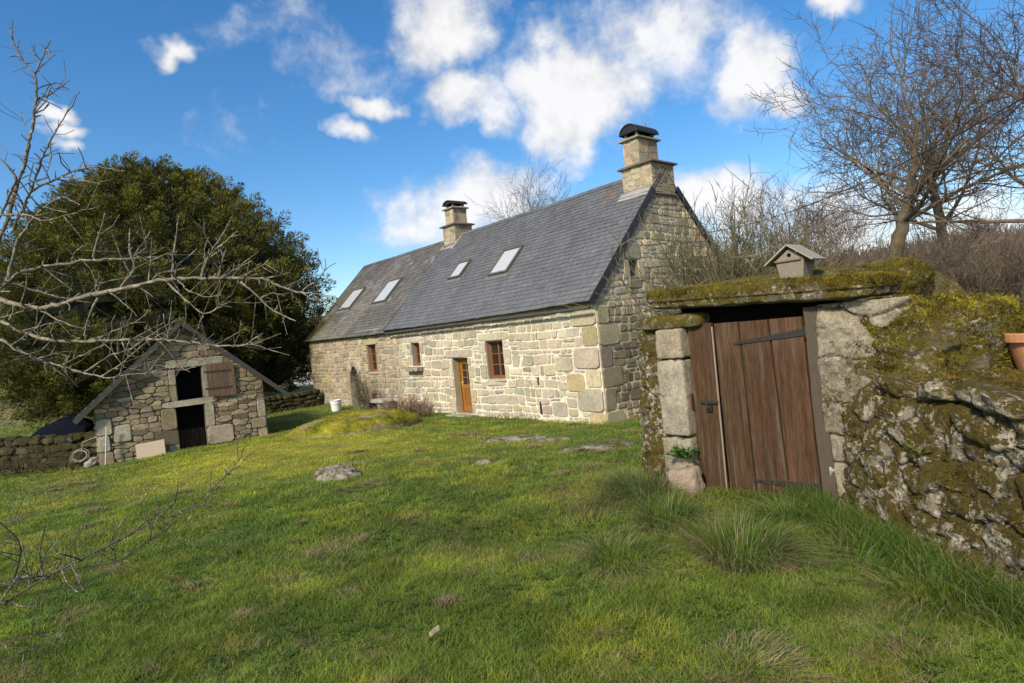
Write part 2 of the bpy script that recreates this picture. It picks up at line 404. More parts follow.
# ------------------------------------------------------------------ farmhouse
house = empty('stone_farmhouse', HC + t*8 + g*3, 'long granite farmhouse with steep slate roof and two chimneys', 'farmhouse')
fmap = lambda a, z, o=0: HC + t*a + Z*z - g*o
gmap = lambda a, z, o=0: HC + g*a + Z*z - t*o
FRONT_ST = [(.42,.37,.275),(.38,.34,.26),(.47,.41,.31),(.43,.355,.24),(.35,.315,.25),(.42,.385,.305),(.45,.395,.28)]  # the stones' own cream and tan tones, right part of the front wall
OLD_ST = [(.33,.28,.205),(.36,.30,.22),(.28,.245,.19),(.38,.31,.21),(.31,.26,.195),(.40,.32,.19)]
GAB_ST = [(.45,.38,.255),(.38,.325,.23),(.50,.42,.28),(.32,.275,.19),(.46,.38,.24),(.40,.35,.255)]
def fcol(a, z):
    k = float(sstep(9.0, 9.6, a)); c = pick(FRONT_ST, .09)*(1-k) + pick(OLD_ST)*k
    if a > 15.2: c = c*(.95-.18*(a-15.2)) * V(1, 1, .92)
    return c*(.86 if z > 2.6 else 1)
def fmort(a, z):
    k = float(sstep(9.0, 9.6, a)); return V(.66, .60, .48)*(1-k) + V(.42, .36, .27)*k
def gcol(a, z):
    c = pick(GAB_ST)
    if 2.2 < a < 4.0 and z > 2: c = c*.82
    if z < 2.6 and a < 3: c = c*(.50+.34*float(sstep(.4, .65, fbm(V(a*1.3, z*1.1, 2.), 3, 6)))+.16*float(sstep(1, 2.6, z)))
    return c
OPEN = dict(door=(5.2, 6.0, .03, 1.72), w4=(3.5, 4.28, 1.07, 2.15), w3=(7.84, 8.34, 1.53, 2.3), w2=(10.88, 11.6, 1.36, 2.38), arch=(12.5, 13.3, 0, 1.6))
# front wall
mb = MB(); ops = list(OPEN.values())
panel(mb, fmap, list(np.arange(0, HL, .9))+[HL], lambda a: 2.96, -.4, ops, .26, fmort, (.36, .31, .24))
blocks = []
z = -.2; k = 0
for hh in (.48, .56, .46, .52, .5, .45, .24):       # big quoins at the sunlit corner
    w = .85 if k % 2 else .5; blocks.append((.0, w, z, z+hh, pick([(.44,.38,.27),(.40,.35,.27),(.43,.34,.20)], .08))); k += 1; z += hh
blocks += [(.55, 1.15, .75, 1.2, (.42,.33,.19)), (.9, 1.5, 1.25, 1.62, (.44,.38,.28)), (1.2, 1.75, .1, .5, (.37,.33,.26))]
blocks += jambs(*OPEN['door'], .2, lintel=.26, ext=.3)+jambs(*OPEN['w4'], .22, lintel=.24, ext=.28, sill=.2)+jambs(*OPEN['w3'], .17, lintel=.2, ext=.15)+jambs(*OPEN['w2'], .22, lintel=.22, ext=.2, sill=.12)
blocks += [(9.25, 9.5, z_, z_+.36) for z_ in np.arange(0, 2.7, .38)]
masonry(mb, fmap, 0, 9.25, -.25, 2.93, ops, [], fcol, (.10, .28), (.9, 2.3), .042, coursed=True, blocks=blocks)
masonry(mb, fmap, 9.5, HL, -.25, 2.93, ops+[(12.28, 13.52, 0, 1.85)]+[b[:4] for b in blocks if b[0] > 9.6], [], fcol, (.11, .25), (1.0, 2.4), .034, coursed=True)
o_front = mb.build('wall', m_masonry, house)
# gable wall
def gtop(a): return HE + (HW/2-abs(a-HW/2))/(HW/2)*HR - .05
mb = MB(); gops = [(1.37, 1.70, 3.42, 3.83)]
panel(mb, gmap, [0, HW/2, HW], gtop, -.4, gops, .25, lambda a, z: V(.66, .59, .44), (.2, .18, .14))
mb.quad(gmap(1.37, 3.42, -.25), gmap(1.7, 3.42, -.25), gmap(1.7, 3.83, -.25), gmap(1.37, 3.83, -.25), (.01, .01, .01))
blocks = []; z = -.2; k = 1
for hh in (.48, .56, .46, .52, .5, .45):
    w = .75 if k % 2 else .42; blocks.append((0, w, z, z+hh, pick([(.40,.34,.24),(.35,.30,.22)]))); k += 1; z += hh
blocks += [(1.2, 1.87, 3.83, 4.25), (1.13, 1.37, 3.35, 3.83), (1.7, 1.95, 3.3, 3.83), (1.25, 1.85, 3.12, 3.42),
           (4.0, 4.15, 3.35, 3.9, (.3,.27,.2)), (4.65, 4.8, 3.35, 3.9, (.3,.27,.2)), (3.95, 4.85, 3.9, 4.12), (4.15, 4.65, 3.4, 3.9, (.15,.14,.11))]
sl = HR/(HW/2); nr = math.hypot(sl, 1)
hp = [((-sl/nr, 1/nr), (HE-.07)/nr), ((sl/nr, 1/nr), (HE-.07+sl*HW)/nr)]
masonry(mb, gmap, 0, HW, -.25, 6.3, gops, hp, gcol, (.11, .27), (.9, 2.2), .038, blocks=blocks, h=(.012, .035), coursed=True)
mb.build('gable_wall', m_masonry, house)
mb = MB()          # far gable and rear
bm_ = lambda a, z: HC + t*HL + g*a + Z*z
mb.add([bm_(0, -.4), bm_(HW, -.4), bm_(HW, HE), bm_(HW/2, HE+HR-.05), bm_(0, HE)], [(0, 1, 2, 3, 4)], (.25, .22, .17))
rm = lambda a, z: HC + t*a + g*HW + Z*z
mb.quad(rm(0, -.4), rm(HL, -.4), rm(HL, HE), rm(0, HE), (.25, .22, .17))
mb.build('rear_wall', m_masonry, house)
# roof: slates laid in courses
slope = nrm(g*HW/2 + Z*HR); slen = math.hypot(HW/2, HR); rn = nrm(np.cross(slope, -t)); rn = rn if rn[2] > 0 else -rn
def rmap(a, s, o=0): return HC + Z*HE + t*a + slope*s + rn*(o+(fbm(V(a*.45, s*.5, 1.), 2, 15)-.5)*.05) - Z*.055*math.sin(math.pi*min(max(a/HL, 0), 1))      # s measured up the slope from the wall head
SL0 = -.28
mb = MB()
def slates(a0, a1, off, kind):
    rows = 30; ex = (slen-SL0)/rows; vs = []; cs = []; fs = []; n = 0
    for r in range(rows):
        s0 = SL0 + r*ex; a = a0 - rng.uniform(0, .2)
        while a < a1:
            w = rng.uniform(.19, .27); b0, b1 = max(a, a0)+.004, min(a+w, a1)-.004; a += w
            if b1-b0 < .03: continue
            d = rng.normal(0, .006); top = min(s0+ex*1.08, slen)
            lift = off+.016+abs(rng.normal(0, .003))
            vs += [rmap(b0, s0+d, lift), rmap(b1, s0+d+rng.normal(0, .003), lift), rmap(b1, top, off+.002), rmap(b0, top, off+.002), rmap(b0, s0+d, off-.005), rmap(b1, s0+d, off-.005)]
            u, q = (b0+b1)/2, s0
            if kind == 'new':
                c = V(.128, .131, .138)*(1+rng.normal(0, .065)); c = c*(1.0-.12*q/slen)
                if q > 3.6 and u < 1.7 and rng.random() < .5: c = c*V(1.5, 1.0, .8)
            else:
                c = V(.115, .108, .098)*(1+rng.normal(0, .11)); lv = fbm(V(u*1.3, q*.8, 3.1), 3, 4)
                if lv > .56: c = c + V(.05, .047, .04)*rng.uniform(.3, 1.4)
                mk = float(np.clip((u-14.6)/2.4-(q-.2)*.30, 0, 1))*float(sstep(.35, .6, fbm(V(u*2, q*2, 7.), 3, 8))+.25)
                c = c*(1-mk*.8) + V(.085, .080, .018)*mk*.9
                if rng.random() < .02: c = V(.2, .19, .17)
            cs += [c]*6; fs += [(n, n+1, n+2, n+3), (n+4, n+5, n+1, n)]; n += 6
    mb.add(np.array(vs), np.array(fs), np.array(cs))
slates(-.06, 9.66, .10, 'new'); slates(9.66, HL+.16, .0, 'old')
mb.box(rmap(9.655, SL0, -.02), t*.03, slope*(slen-SL0), rn*.135, (.035, .035, .036))  # dark strip painting the shadow line along the raised roof edge
for a0, a1, o in ((-.06, 9.66, .095), (9.66, HL+.16, -.006)):       # boarding under the slates and eave edge
    mb.quad(rmap(a0, SL0+.02, o-.07), rmap(a1, SL0+.02, o-.07), rmap(a1, slen, o-.07), rmap(a0, slen, o-.07), (.04, .037, .03))
    mb.quad(rmap(a0, SL0+.02, o-.07), rmap(a1, SL0+.02, o-.07), rmap(a1, SL0+.02, o-.004), rmap(a0, SL0+.02, o-.004), (.05, .045, .04))
bs = nrm(-g*HW/2 + Z*HR); bn = nrm(g*HR + Z*HW/2)
def bmapr(a, s, o=0): return HC + g*HW + Z*HE + t*a + bs*s + bn*o
mb.quad(bmapr(-.06, -.28, .03), bmapr(-.06, slen, .03), bmapr(HL+.16, slen, .03), bmapr(HL+.16, -.28, .03), (.10, .10, .10))
roof = mb.build('roof', m_slate, house)
mb = MB()
for a0, a1, o in ((-.06, 9.66, .115), (9.66, HL+.16, .02)):         # ridge slates
    a = a0
    while a < a1-.02:
        b = min(a+.42, a1)
        P0, P1 = rmap(a, slen-.13, o+.012), rmap(b, slen-.13, o+.004); Q0, Q1 = rmap(a, slen, o+.03), rmap(b, slen, o+.022); R0, R1 = bmapr(a, slen-.13, o+.012), bmapr(b, slen-.13, o+.004)
        c = V(.11, .112, .12)*(1+rng.normal(0, .1)); mb.quad(P0, P1, Q1, Q0, c); mb.quad(Q0, Q1, R1, R0, c); a = b-.003
mb.build('ridge', m_slate, roof)
mb = MB()          # verge slates along the gable
mb.box(rmap(-.085, SL0, -.07), t*.023, slope*((HW/2-.05-.49-.01)*slen/(HW/2)-SL0), rn*.185, (.035, .035, .04))
mb.build('verge', m_slate, roof); mb = MB(); mb.box(bmapr(-.085, -.28, -.07), t*.023, bs*((HW/2+.05-.49-.01)*slen/(HW/2)+.28), bn*.155, (.035, .035, .04))
mb.build('verge', m_slate, roof); mb = MB(); mb.box(rmap(HL+.162, SL0, -.09), t*.02, slope*(slen-SL0), rn*.1, (.05, .048, .042))
mb.build('verge', m_slate, roof)
mb = MB(); pts = [HC + t*a - g*.245 + Z*(2.725) for a in np.linspace(-.05, 9.6, 12)]
mb.tubes(np.array(pts), np.full(12, .035), 8, (.06, .062, .066)); mb.build('gutter', m_plain, roof, smooth=True)
# skylights (a0,a1, horizontal distance from the wall)
for a0, a1, h0, h1, off in ((14.75, 15.95, 1.0, 1.88, .0), (11.6, 12.7, 1.0, 1.9, .0), (6.75, 7.45, 1.24, 1.80, .10), (4.1, 5.0, 1.02, 1.80, .10)):
    k = slen/(HW/2); s0, s1 = h0*k, h1*k; w = .07; f = MB(); cl = (.10, .095, .085)
    f.box(rmap(a0, s0, off), t*(a1-a0), slope*w, rn*.09, cl); f.box(rmap(a0, s1-w, off), t*(a1-a0), slope*w, rn*.105, cl)
    f.box(rmap(a0, s0+w, off), t*w, slope*(s1-s0-2*w), rn*.09, cl); f.box(rmap(a1-w, s0+w, off), t*w, slope*(s1-s0-2*w), rn*.09, cl)
    sk = f.build('skylight', m_plain, house)
    p = MB(); p.box(rmap(a0+w, s0+w, off+.02), t*(a1-a0-2*w), slope*(s1-s0-2*w), rn*.045, (.6,)*3); p.build('pane', m_sky_glass, sk)
    e = MB(); e.quad(rmap(a0-.1, s0-.16, off+.021), rmap(a1+.1, s0-.16, off+.021), rmap(a1+.1, s0-.004, off+.03), rmap(a0-.1, s0-.004, off+.03), (.13, .135, .14))
    e.build('flashing', m_plain, sk)
# chimneys
def chimney(a0, a1, gm, gw, z0, z1, sa0, sa1, sgw, z2, base_ops, big):
    P = lambda a, y, z: HC + t*a + g*(gm+y) + Z*z
    mb = MB(); mc = (.36, .32, .245)
    def shaft(A0, A1, G, Z0, Z1, kw):
        mb.box(P(A0, -G, Z0), t*(A1-A0), g*2*G, Z*(Z1-Z0), mc)
        cf_ = lambda x, z: pick([(.36,.31,.22),(.30,.27,.2),(.40,.33,.22)]); cg = lambda x, z: pick([(.30,.24,.16),(.26,.22,.16),(.33,.26,.17)])  # gable-side stones painted darker, as that face lies away from the sun
        masonry(mb, lambda x, z, o=0: P(A0+x, -G-o, z), 0, A1-A0, Z0, Z1, [], [], cf_, *kw)
        masonry(mb, lambda x, z, o=0: P(A0-o, -G+x, z), 0, 2*G, Z0, Z1, [], [], cg, *kw)
    shaft(a0, a1, gw/2, z0, z1, ((.12, .24), (.9, 1.8), .02, (.006, .014)))
    shaft(sa0, sa1, sgw/2, z1, z2, ((.30, .42), (.8, 1.3), .012, (.004, .008)))
    ch = mb.build('chimney', m_masonry, house)
    def ledge(A0, A1, G, z, th, pr, c):
        l = MB()
        b0 = [P(A0-pr, -G-pr, z+.01), P(A1+pr, -G-pr, z+.01), P(A1+pr, G+pr, z+.01), P(A0-pr, G+pr, z+.01)]; e = [P(A0-.005, -G-.005, z+th), P(A1+.005, -G-.005, z+th), P(A1+.005, G+.005, z+th), P(A0-.005, G+.005, z+th)]
        m_ = [p+Z*th*.45 for p in b0]; v = b0+m_+e
        l.add(v, [(3, 2, 1, 0), (8, 9, 10, 11)]+[(i, (i+1) % 4, 4+(i+1) % 4, 4+i) for i in range(4)]+[(4+i, 4+(i+1) % 4, 8+(i+1) % 4, 8+i) for i in range(4)], c)
        l.build('ledge', m_masonry, ch)
    ledge(a0, a1, gw/2, z1-.05, .09, .09, (.14, .125, .10)); ledge(sa0, sa1, sgw/2, z2-.02, .09, .085, (.26, .23, .18))
    if big: ledge(a0, a1, gw/2, z0+.22, .06, .05, (.12, .11, .085))
    # vaulted cowl, on four little piers
    c = MB(); A0, A1, G = sa0-.03, sa1+.03, sgw/2+.0; zb = z2+.075
    th = np.linspace(0, math.pi, 13); hh = .26 if big else .17
    for (da, dg) in ((0, -1), (1, -1), (0, 1), (1, 1)): c.box(P(sa0+.04 if not da else sa1-.1, -G+.05 if dg < 0 else G-.12, zb-.01), t*.06, g*.07, Z*.14, (.2, .18, .14))
    am, ar = (A0+A1)/2, (A1-A0)/2+.02
    for i in range(12):
        pts = []
        for q in (th[i], th[i+1]):
            for rr in (0, .025): pts.append((am-math.cos(q)*(ar-rr), zb+.08+math.sin(q)*(hh-rr)))
        y0, y1 = -G-.06, G+.06
        c.quad(P(pts[0][0], y0, pts[0][1]), P(pts[2][0], y0, pts[2][1]), P(pts[2][0], y1, pts[2][1]), P(pts[0][0], y1, pts[0][1]), (.018, .017, .018))
        c.quad(P(pts[1][0], y0, pts[1][1]), P(pts[1][0], y1, pts[1][1]), P(pts[3][0], y1, pts[3][1]), P(pts[3][0], y0, pts[3][1]), (.012, .012, .012))
        for y in (y0, y1): c.quad(P(pts[0][0], y, pts[0][1]), P(pts[2][0], y, pts[2][1]), P(pts[3][0], y, pts[3][1]), P(pts[1][0], y, pts[1][1]), (.02, .02, .02))
        for y in (y0+.03, y1-.03): c.quad(P(pts[1][0], y, pts[1][1]), P(pts[3][0], y, pts[3][1]), P(pts[3][0], y, zb+.1), P(pts[1][0], y, zb+.1), (.008, .008, .008))
    c.build('cowl', m_iron, ch)
    f = MB()           # lead flashing where the stack meets the slates
    kk = slen/(HW/2); s0 = (gm-gw/2)*kk
    f.box(rmap(a0+(.02 if big else -.08), s0-(.30 if big else .16), .095), t*(a1-a0+(.02 if big else .12)), slope*(.33 if big else .2), rn*.02, (.30, .29, .27))
    if not big:
        f.box(rmap(a0-.1, s0-.25, .09), t*.10, slope*.85, rn*.03, (.27, .26, .23))
    f.build('flashing', m_plain, ch)
    return ch
ch1 = chimney(9.0, 9.78, HW/2, .82, 5.35, 6.60, 9.13, 9.66, .62, 7.22, None, False)
ch2 = chimney(-.03, .92, HW/2-.05, .98, 5.30, 6.40, .36, .86, .84, 7.12, None, True)
mb = MB(); b = HC+t*.66+g*(HW/2+.33)+Z*7.19     # small aerial beside the stack
mb.tubes(np.array([b, b+Z*.55]), np.array([.007, .007]), 5, (.25,)*3)
mb.tubes(np.array([b+Z*.50-g*.05-t*.05, b+Z*.45+g*.22+t*.1]), np.array([.005, .005]), 4, (.3,)*3)
for k in range(5):
    q = b+Z*(.50-.010*k)+g*(-.05+.055*k)+t*(-.05+.03*k); mb.tubes(np.array([q-t*.09-Z*.03, q+t*.09+Z*.03]), np.array([.004, .004]), 4, (.3,)*3)
mb.box(b-V(.03, .03, .03), V(.06, 0, 0), V(0, .06, 0), Z*.06, (.3,)*3)
mb.build('aerial', m_plain, ch2)
# windows, door
WOOD = (.21, .085, .025)
def window(o, cols, rows, dep=.16, shutter=None):
    a, b, c, d = o; m = MB(); w = .065
    B = lambda a0, a1, z0, z1, o0, th, col=WOOD: m.box(fmap(a0, z0, o0), t*(a1-a0), Z*(z1-z0), -g*th, col)
    a0, b0 = a+.012, b-.012
    if shutter: b0 = b-shutter
    B(a0, b0, c+.01, c+.01+w+.02, -dep-.05, .06); B(a0, b0, d-w, d-.008, -dep-.05, .06); B(a0, a0+w, c+.09, d-w, -dep-.05, .06); B(b0-w, b0, c+.09, d-w, -dep-.05, .06)
    for k in range(1, cols): x = a0+w+(b0-a0-2*w)*k/cols; B(x-.03, x+.03, c+.09, d-w, -dep-.045, .05)
    for k in range(1, rows): y = c+.09+(d-w-c-.09)*k/rows; B(a0+w, b0-w, y-.014, y+.014, -dep-.042, .04)
    fr = m.build('window', m_joinery, house)
    p = MB(); p.quad(fmap(a0+.02, c+.03, -dep-.03), fmap(b0-.02, c+.03, -dep-.03), fmap(b0-.02, d-.03, -dep-.03), fmap(a0+.02, d-.03, -dep-.03)); p.build('pane', m_glass, fr)
    return fr
w4 = window(OPEN['w4'], 2, 3); w3 = window(OPEN['w3'], 1, 2); w2 = window(OPEN['w2'], 2, 3)
for fr, o, dd in ((w4, OPEN['w4'], 0), (w2, OPEN['w2'], 0)):     # reveal lining board on the far jamb
    m = MB(); a, b, c, d = o; m.box(fmap(b-.03, c+.02, -.155), t*.022, Z*(d-c-.04), -g*.14, (.30, .20, .13)); m.build('reveal_board', m_joinery, fr)
m = MB(); m.box(fmap(7.68, 1.36, -.1), t*.9, Z*.15, -g*.32, (.33, .30, .22), jit=.012); m.build('sill', m_block, w3)
for o, w in ((OPEN['w4'], w4), (OPEN['w2'], w2)):
    m = MB(); m.box(fmap(o[0]-.02, o[2]-.06, -.2), t*(o[1]-o[0]+.04), Z*.065, -g*.24, (.42, .38, .29), jit=.006); m.build('sill', m_masonry, w)
m = MB(); a, b, c, d = OPEN['door']; DW = (.27, .12, .028); dep = .2
B = lambda a0, a1, z0, z1, o0, th, col=DW: m.box(fmap(a0, z0, o0), t*(a1-a0), Z*(z1-z0), -g*th, col)
B(a+.01, a+.07, c, d-.01, -dep-.05, .08); B(b-.07, b-.01, c, d-.01, -dep-.05, .08); B(a+.07, b-.07, d-.07, d-.01, -dep-.05, .08)
B(a+.08, a+.19, c+.02, d-.08, -dep-.06, .05); B(b-.19, b-.08, c+.02, d-.08, -dep-.06, .05)
for z0, z1 in ((c+.02, c+.2), (c+.72, c+.86), (d-.19, d-.08)): B(a+.19, b-.19, z0, z1, -dep-.06, .05)
B(a+.19, b-.19, c+.2, c+.72, -dep-.055, .025, (.24, .10, .022)); B((a+b)/2-.012, (a+b)/2+.012, c+.2, c+.72, -dep-.04, .02)
for k in (1, 2): y = c+.86+(d-.19-c-.86)*k/3; B(a+.19, b-.19, y-.014, y+.014, -dep-.05, .035)
B((a+b)/2-.013, (a+b)/2+.013, c+.86, d-.19, -dep-.05, .036)
dr = m.build('door', m_joinery, house)
p = MB(); p.quad(fmap(a+.18, c+.85, -dep-.035), fmap(b-.18, c+.85, -dep-.035), fmap(b-.18, d-.18, -dep-.035), fmap(a+.18, d-.18, -dep-.035)); p.build('pane', m_glass, dr)
p = MB(); p.box(fmap(b-.15, c+.8, -dep-.01), t*.03, Z*.16, -g*.012, (.55, .45, .22)); p.box(fmap(b-.24, c+.9, -dep+.02), t*.12, Z*.02, -g*.02, (.55, .45, .22)); p.box(fmap(b-.15, c+.9, -dep), t*.02, Z*.02, -g*.03, (.55, .45, .22)); p.build('handle', m_plain, dr)
p = MB(); p.box(fmap(a-.15, -.12, -.2), t*1.1, Z*.14, -g*.55, (.40, .37, .29), jit=.012); p.build('doorstep', m_masonry, dr)
# pointed arch doorway
a, b, c, d = OPEN['arch']; am = (a+b)/2; m = MB(); inner = []; outer = []
hs = .95
for k in range(9):
    q = k/8; ang = q*math.acos(.5*.92); R = (b-a)
    x = b - R + R*math.cos(ang) if False else None
th = np.linspace(0, 1, 7); L1 = []; L2 = []
for q in th:
    L1.append(V(a+(am-a)*(1-math.cos(q*math.pi/2))**.85, hs+(d-hs)*math.sin(q*math.pi/2)))
    L2.append(V(a-.22+(am-a+.22)*(1-math.cos(q*math.pi/2))**.85, hs+(d+.25-hs)*math.sin(q*math.pi/2)))
for sgn in (1, -1):
    fl = lambda p: V(p[0], p[1]) if sgn > 0 else V(2*am-p[0], p[1])
    for k in range(6):
        put_stone(m, [fl(L1[k]), fl(L1[k+1]), fl(L2[k+1]), fl(L2[k])], fmap, pick([(.30,.26,.2),(.34,.28,.2)]), .02, .03, rough=.3)
        m.quad(fmap(*fl(L1[k]), .002), fmap(*fl(L1[k+1]), .002), fmap(*fl(L1[k+1]), -.26), fmap(*fl(L1[k]), -.26), (.22, .19, .15))
        P_ = [fl(L1[k]), fl(L1[k+1]), V(fl(L1[k+1])[0], d+.0), V(fl(L1[k])[0], d+.0)]
        m.quad(*[fmap(*p, .003) for p in P_], (.27, .235, .18))
    z = 0
    while z < hs-.02:
        hh = min(.33, hs-z); x0, x1 = sorted((fl((a-.22-.08*(int(z*9) % 2), 0))[0], fl((a, 0))[0])); put_stone(m, [V(x0, z), V(x1, z), V(x1, z+hh), V(x0, z+hh)], fmap, pick([(.30,.26,.2),(.34,.28,.2)]), .02, .03, rough=.5); z += hh
ar = m.build('arched_doorway', m_masonry, house)
p = MB()
for k in range(4): p.box(fmap(a+.2*k*(b-a)/.8+.002, 0, -.25), t*((b-a)/4-.006), Z*1.6, -g*.03, V(.022, .018, .013)*rng.uniform(.8, 1.2))
p.build('door', m_wood, ar)
for z0, z1 in ((.92, 1.12), (.16, .48)): mb = MB(); mb.box(fmap(2.14, z0, .02), t*.04, Z*(z1-z0), -g*.025, (.02, .02, .02)); mb.build('wall_tie', m_iron, house)

# ------------------------------------------------------------------ small shed
SA = V(-10.81, 15.26, 0); sd = V(.839, .544, 0)*.964; sn = V(.544, -.839, 0); SWD = 4.23; SDP = 3.6
shed = empty('stone_shed', SA+sd*2.1-sn*1.8, 'small grey stone shed with gabled slate roof and loft hatch', 'shed')
smap = lambda a, z, o=0: SA + sd*a + Z*z + sn*o
SAP, SEV = 3.44, 1.50
stop = lambda a: SEV + (SAP-SEV)*(1-abs(a-SWD/2-.1)/(SWD/2+.1))
D_ = (1.88, 2.60, -.1, 1.2); H_ = (1.96, 2.62, 1.37, 2.26)
SH_ST = [(.29,.225,.145),(.24,.19,.125),(.33,.26,.165),(.27,.215,.145),(.36,.29,.19)]
mb = MB(); panel(mb, smap, [0, SWD/2+.1, SWD], stop, -.4, [D_, H_], .4, lambda a, z: V(.10, .09, .07), (.16, .14, .11))
blocks = [(1.55, 2.95, 1.2, 1.37, (.36,.32,.25)), (1.72, 3.25, 2.26, 2.5, (.33,.30,.22)), (2.62, 2.80, 1.37, 2.26, (.33,.30,.24)), (1.78, 1.96, 1.37, 1.8), (1.78, 1.96, 1.8, 2.26, (.3,.27,.2)),
          (2.6, 3.3, .05, .55, (.33,.27,.2)), (2.6, 2.85, .55, 1.2, (.34,.30,.23)), (1.3, 1.88, .2, .62), (1.5, 1.88, .62, 1.2), (1.6, 1.88, -.1, .2),
          (0, .33, -.1, .3), (0, .28, .3, .72, (.33,.30,.23)), (.0, .36, .72, 1.15, (.35,.31,.23)), (.36, .78, .5, .95, (.30,.27,.2)), (3.95, SWD, -.1, .3), (3.8, SWD, .3, .6), (4.0, SWD, .6, 1.1, (.32,.28,.21))]
ssl = (SAP-SEV)/(SWD/2+.1); snr = math.hypot(ssl, 1); cx_ = SWD/2+.1
hp = [((-ssl/snr, 1/snr), (SAP-.03-ssl*cx_)/snr), ((ssl/snr, 1/snr), (SAP-.03+ssl*cx_)/snr)]
masonry(mb, smap, 0, SWD, -.25, 3.5, [D_, H_], hp, lambda a, z: pick(SH_ST, .2)*.82*(.92 if z > 2.5 else 1), (.08, .19), (1.3, 3.6), .016, h=(.01, .045), ax=.45, blocks=blocks)
mb.build('gable_wall', m_shed, shed)
mb = MB()
for a, dr_ in ((0, -1), (SWD, 1)):
    q = lambda y, z: SA + sd*a - sn*y + Z*z
    mb.quad(q(.004, -.4), q(SDP, -.4), q(SDP, 1.48), q(.004, 1.48), (.14, .125, .1))
    masonry(mb, lambda x, z, o=0: SA + sd*(a+dr_*o) - sn*x + Z*z, 0, SDP, -.25, 1.48, [], [], lambda a_, z: pick(SH_ST, .2)*.8, (.09, .2), (1.3, 3.2), .016, h=(.01, .04), ax=.45)
q = lambda a, z: SA + sd*a - sn*SDP + Z*z
mb.add([q(0, -.4), q(SWD, -.4), q(SWD, SEV), q(cx_, SAP), q(0, SEV)], [(0, 1, 2, 3, 4)], (.18, .16, .13))
mb.build('wall', m_shed, shed)
mb = MB()
EO = .44; drop = ssl*EO
for sg in (-1, 1):
    e0 = SA + sd*(cx_+sg*(cx_+EO)) + Z*(SAP-ssl*(cx_+EO)+.06); ap = SA + sd*cx_ + Z*(SAP+.06); u_ = nrm(ap-e0); L_ = np.linalg.norm(ap-e0); n_ = nrm(np.cross(u_, sn)); n_ = n_ if n_[2] > 0 else -n_
    f0 = sn*.22
    mb.box(e0+f0, u_*L_, -sn*(SDP+.4), n_*.05, (.045, .042, .038))
    rows = 15; ex = L_/rows
    for r in range(rows):
        y = 0
        while y < SDP+.4:
            w = rng.uniform(.2, .3); y1 = min(y+w, SDP+.4); o0 = e0+f0-sn*y+u_*(r*ex)
            c = V(.10, .10, .10)*(1+rng.normal(0, .2)); v = [o0+n_*.068, o0-sn*(y1-y-.006)+n_*.068, o0-sn*(y1-y-.006)+u_*ex*1.05+n_*.054, o0+u_*ex*1.05+n_*.054, o0+n_*.05, o0-sn*(y1-y)+n_*.05]
            mb.add(v, [(0, 1, 2, 3), (4, 5, 1, 0)] if sg > 0 else [(3, 2, 1, 0), (0, 1, 5, 4)], c); y = y1
    vb = e0+sn*.222-n_*.07; mb.box(vb, u_*(L_-.02), sn*.025, n_*.12, (.05, .048, .045))
mb.build('roof', m_slate, shed)
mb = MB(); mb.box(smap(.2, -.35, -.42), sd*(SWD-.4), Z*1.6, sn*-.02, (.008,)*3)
mb.box(smap(1.2, 1.3, -.42), sd*2, Z*1.2, sn*-.02, (.008,)*3); mb.build('inner_shade', m_dark, shed)  # near-black sheets painting the dark inside the doorway and hatch
mb = MB()
for k in range(5): mb.box(smap(2.73+.148*k, 1.37+rng.normal(0, .008), .075), sd*.142, Z*.92, sn*.025, V(.125, .08, .055)*rng.uniform(.8, 1.2))
sh_ = mb.build('shutter', m_wood, shed)
for z_ in (1.58, 2.05): mb = MB(); mb.box(smap(2.66, z_, .101), sd*.7, Z*.05, sn*.012, (.04, .03, .025)); mb.build('hinge', m_iron, sh_)
mb = MB()          # low half door standing inside the doorway
for k in range(5): mb.box(smap(1.9+.135*k, -.08, -.33), sd*.13, Z*.62, sn*.025, V(.035, .018, .013)*rng.uniform(.8, 1.2))
mb.build('door', m_wood, shed)

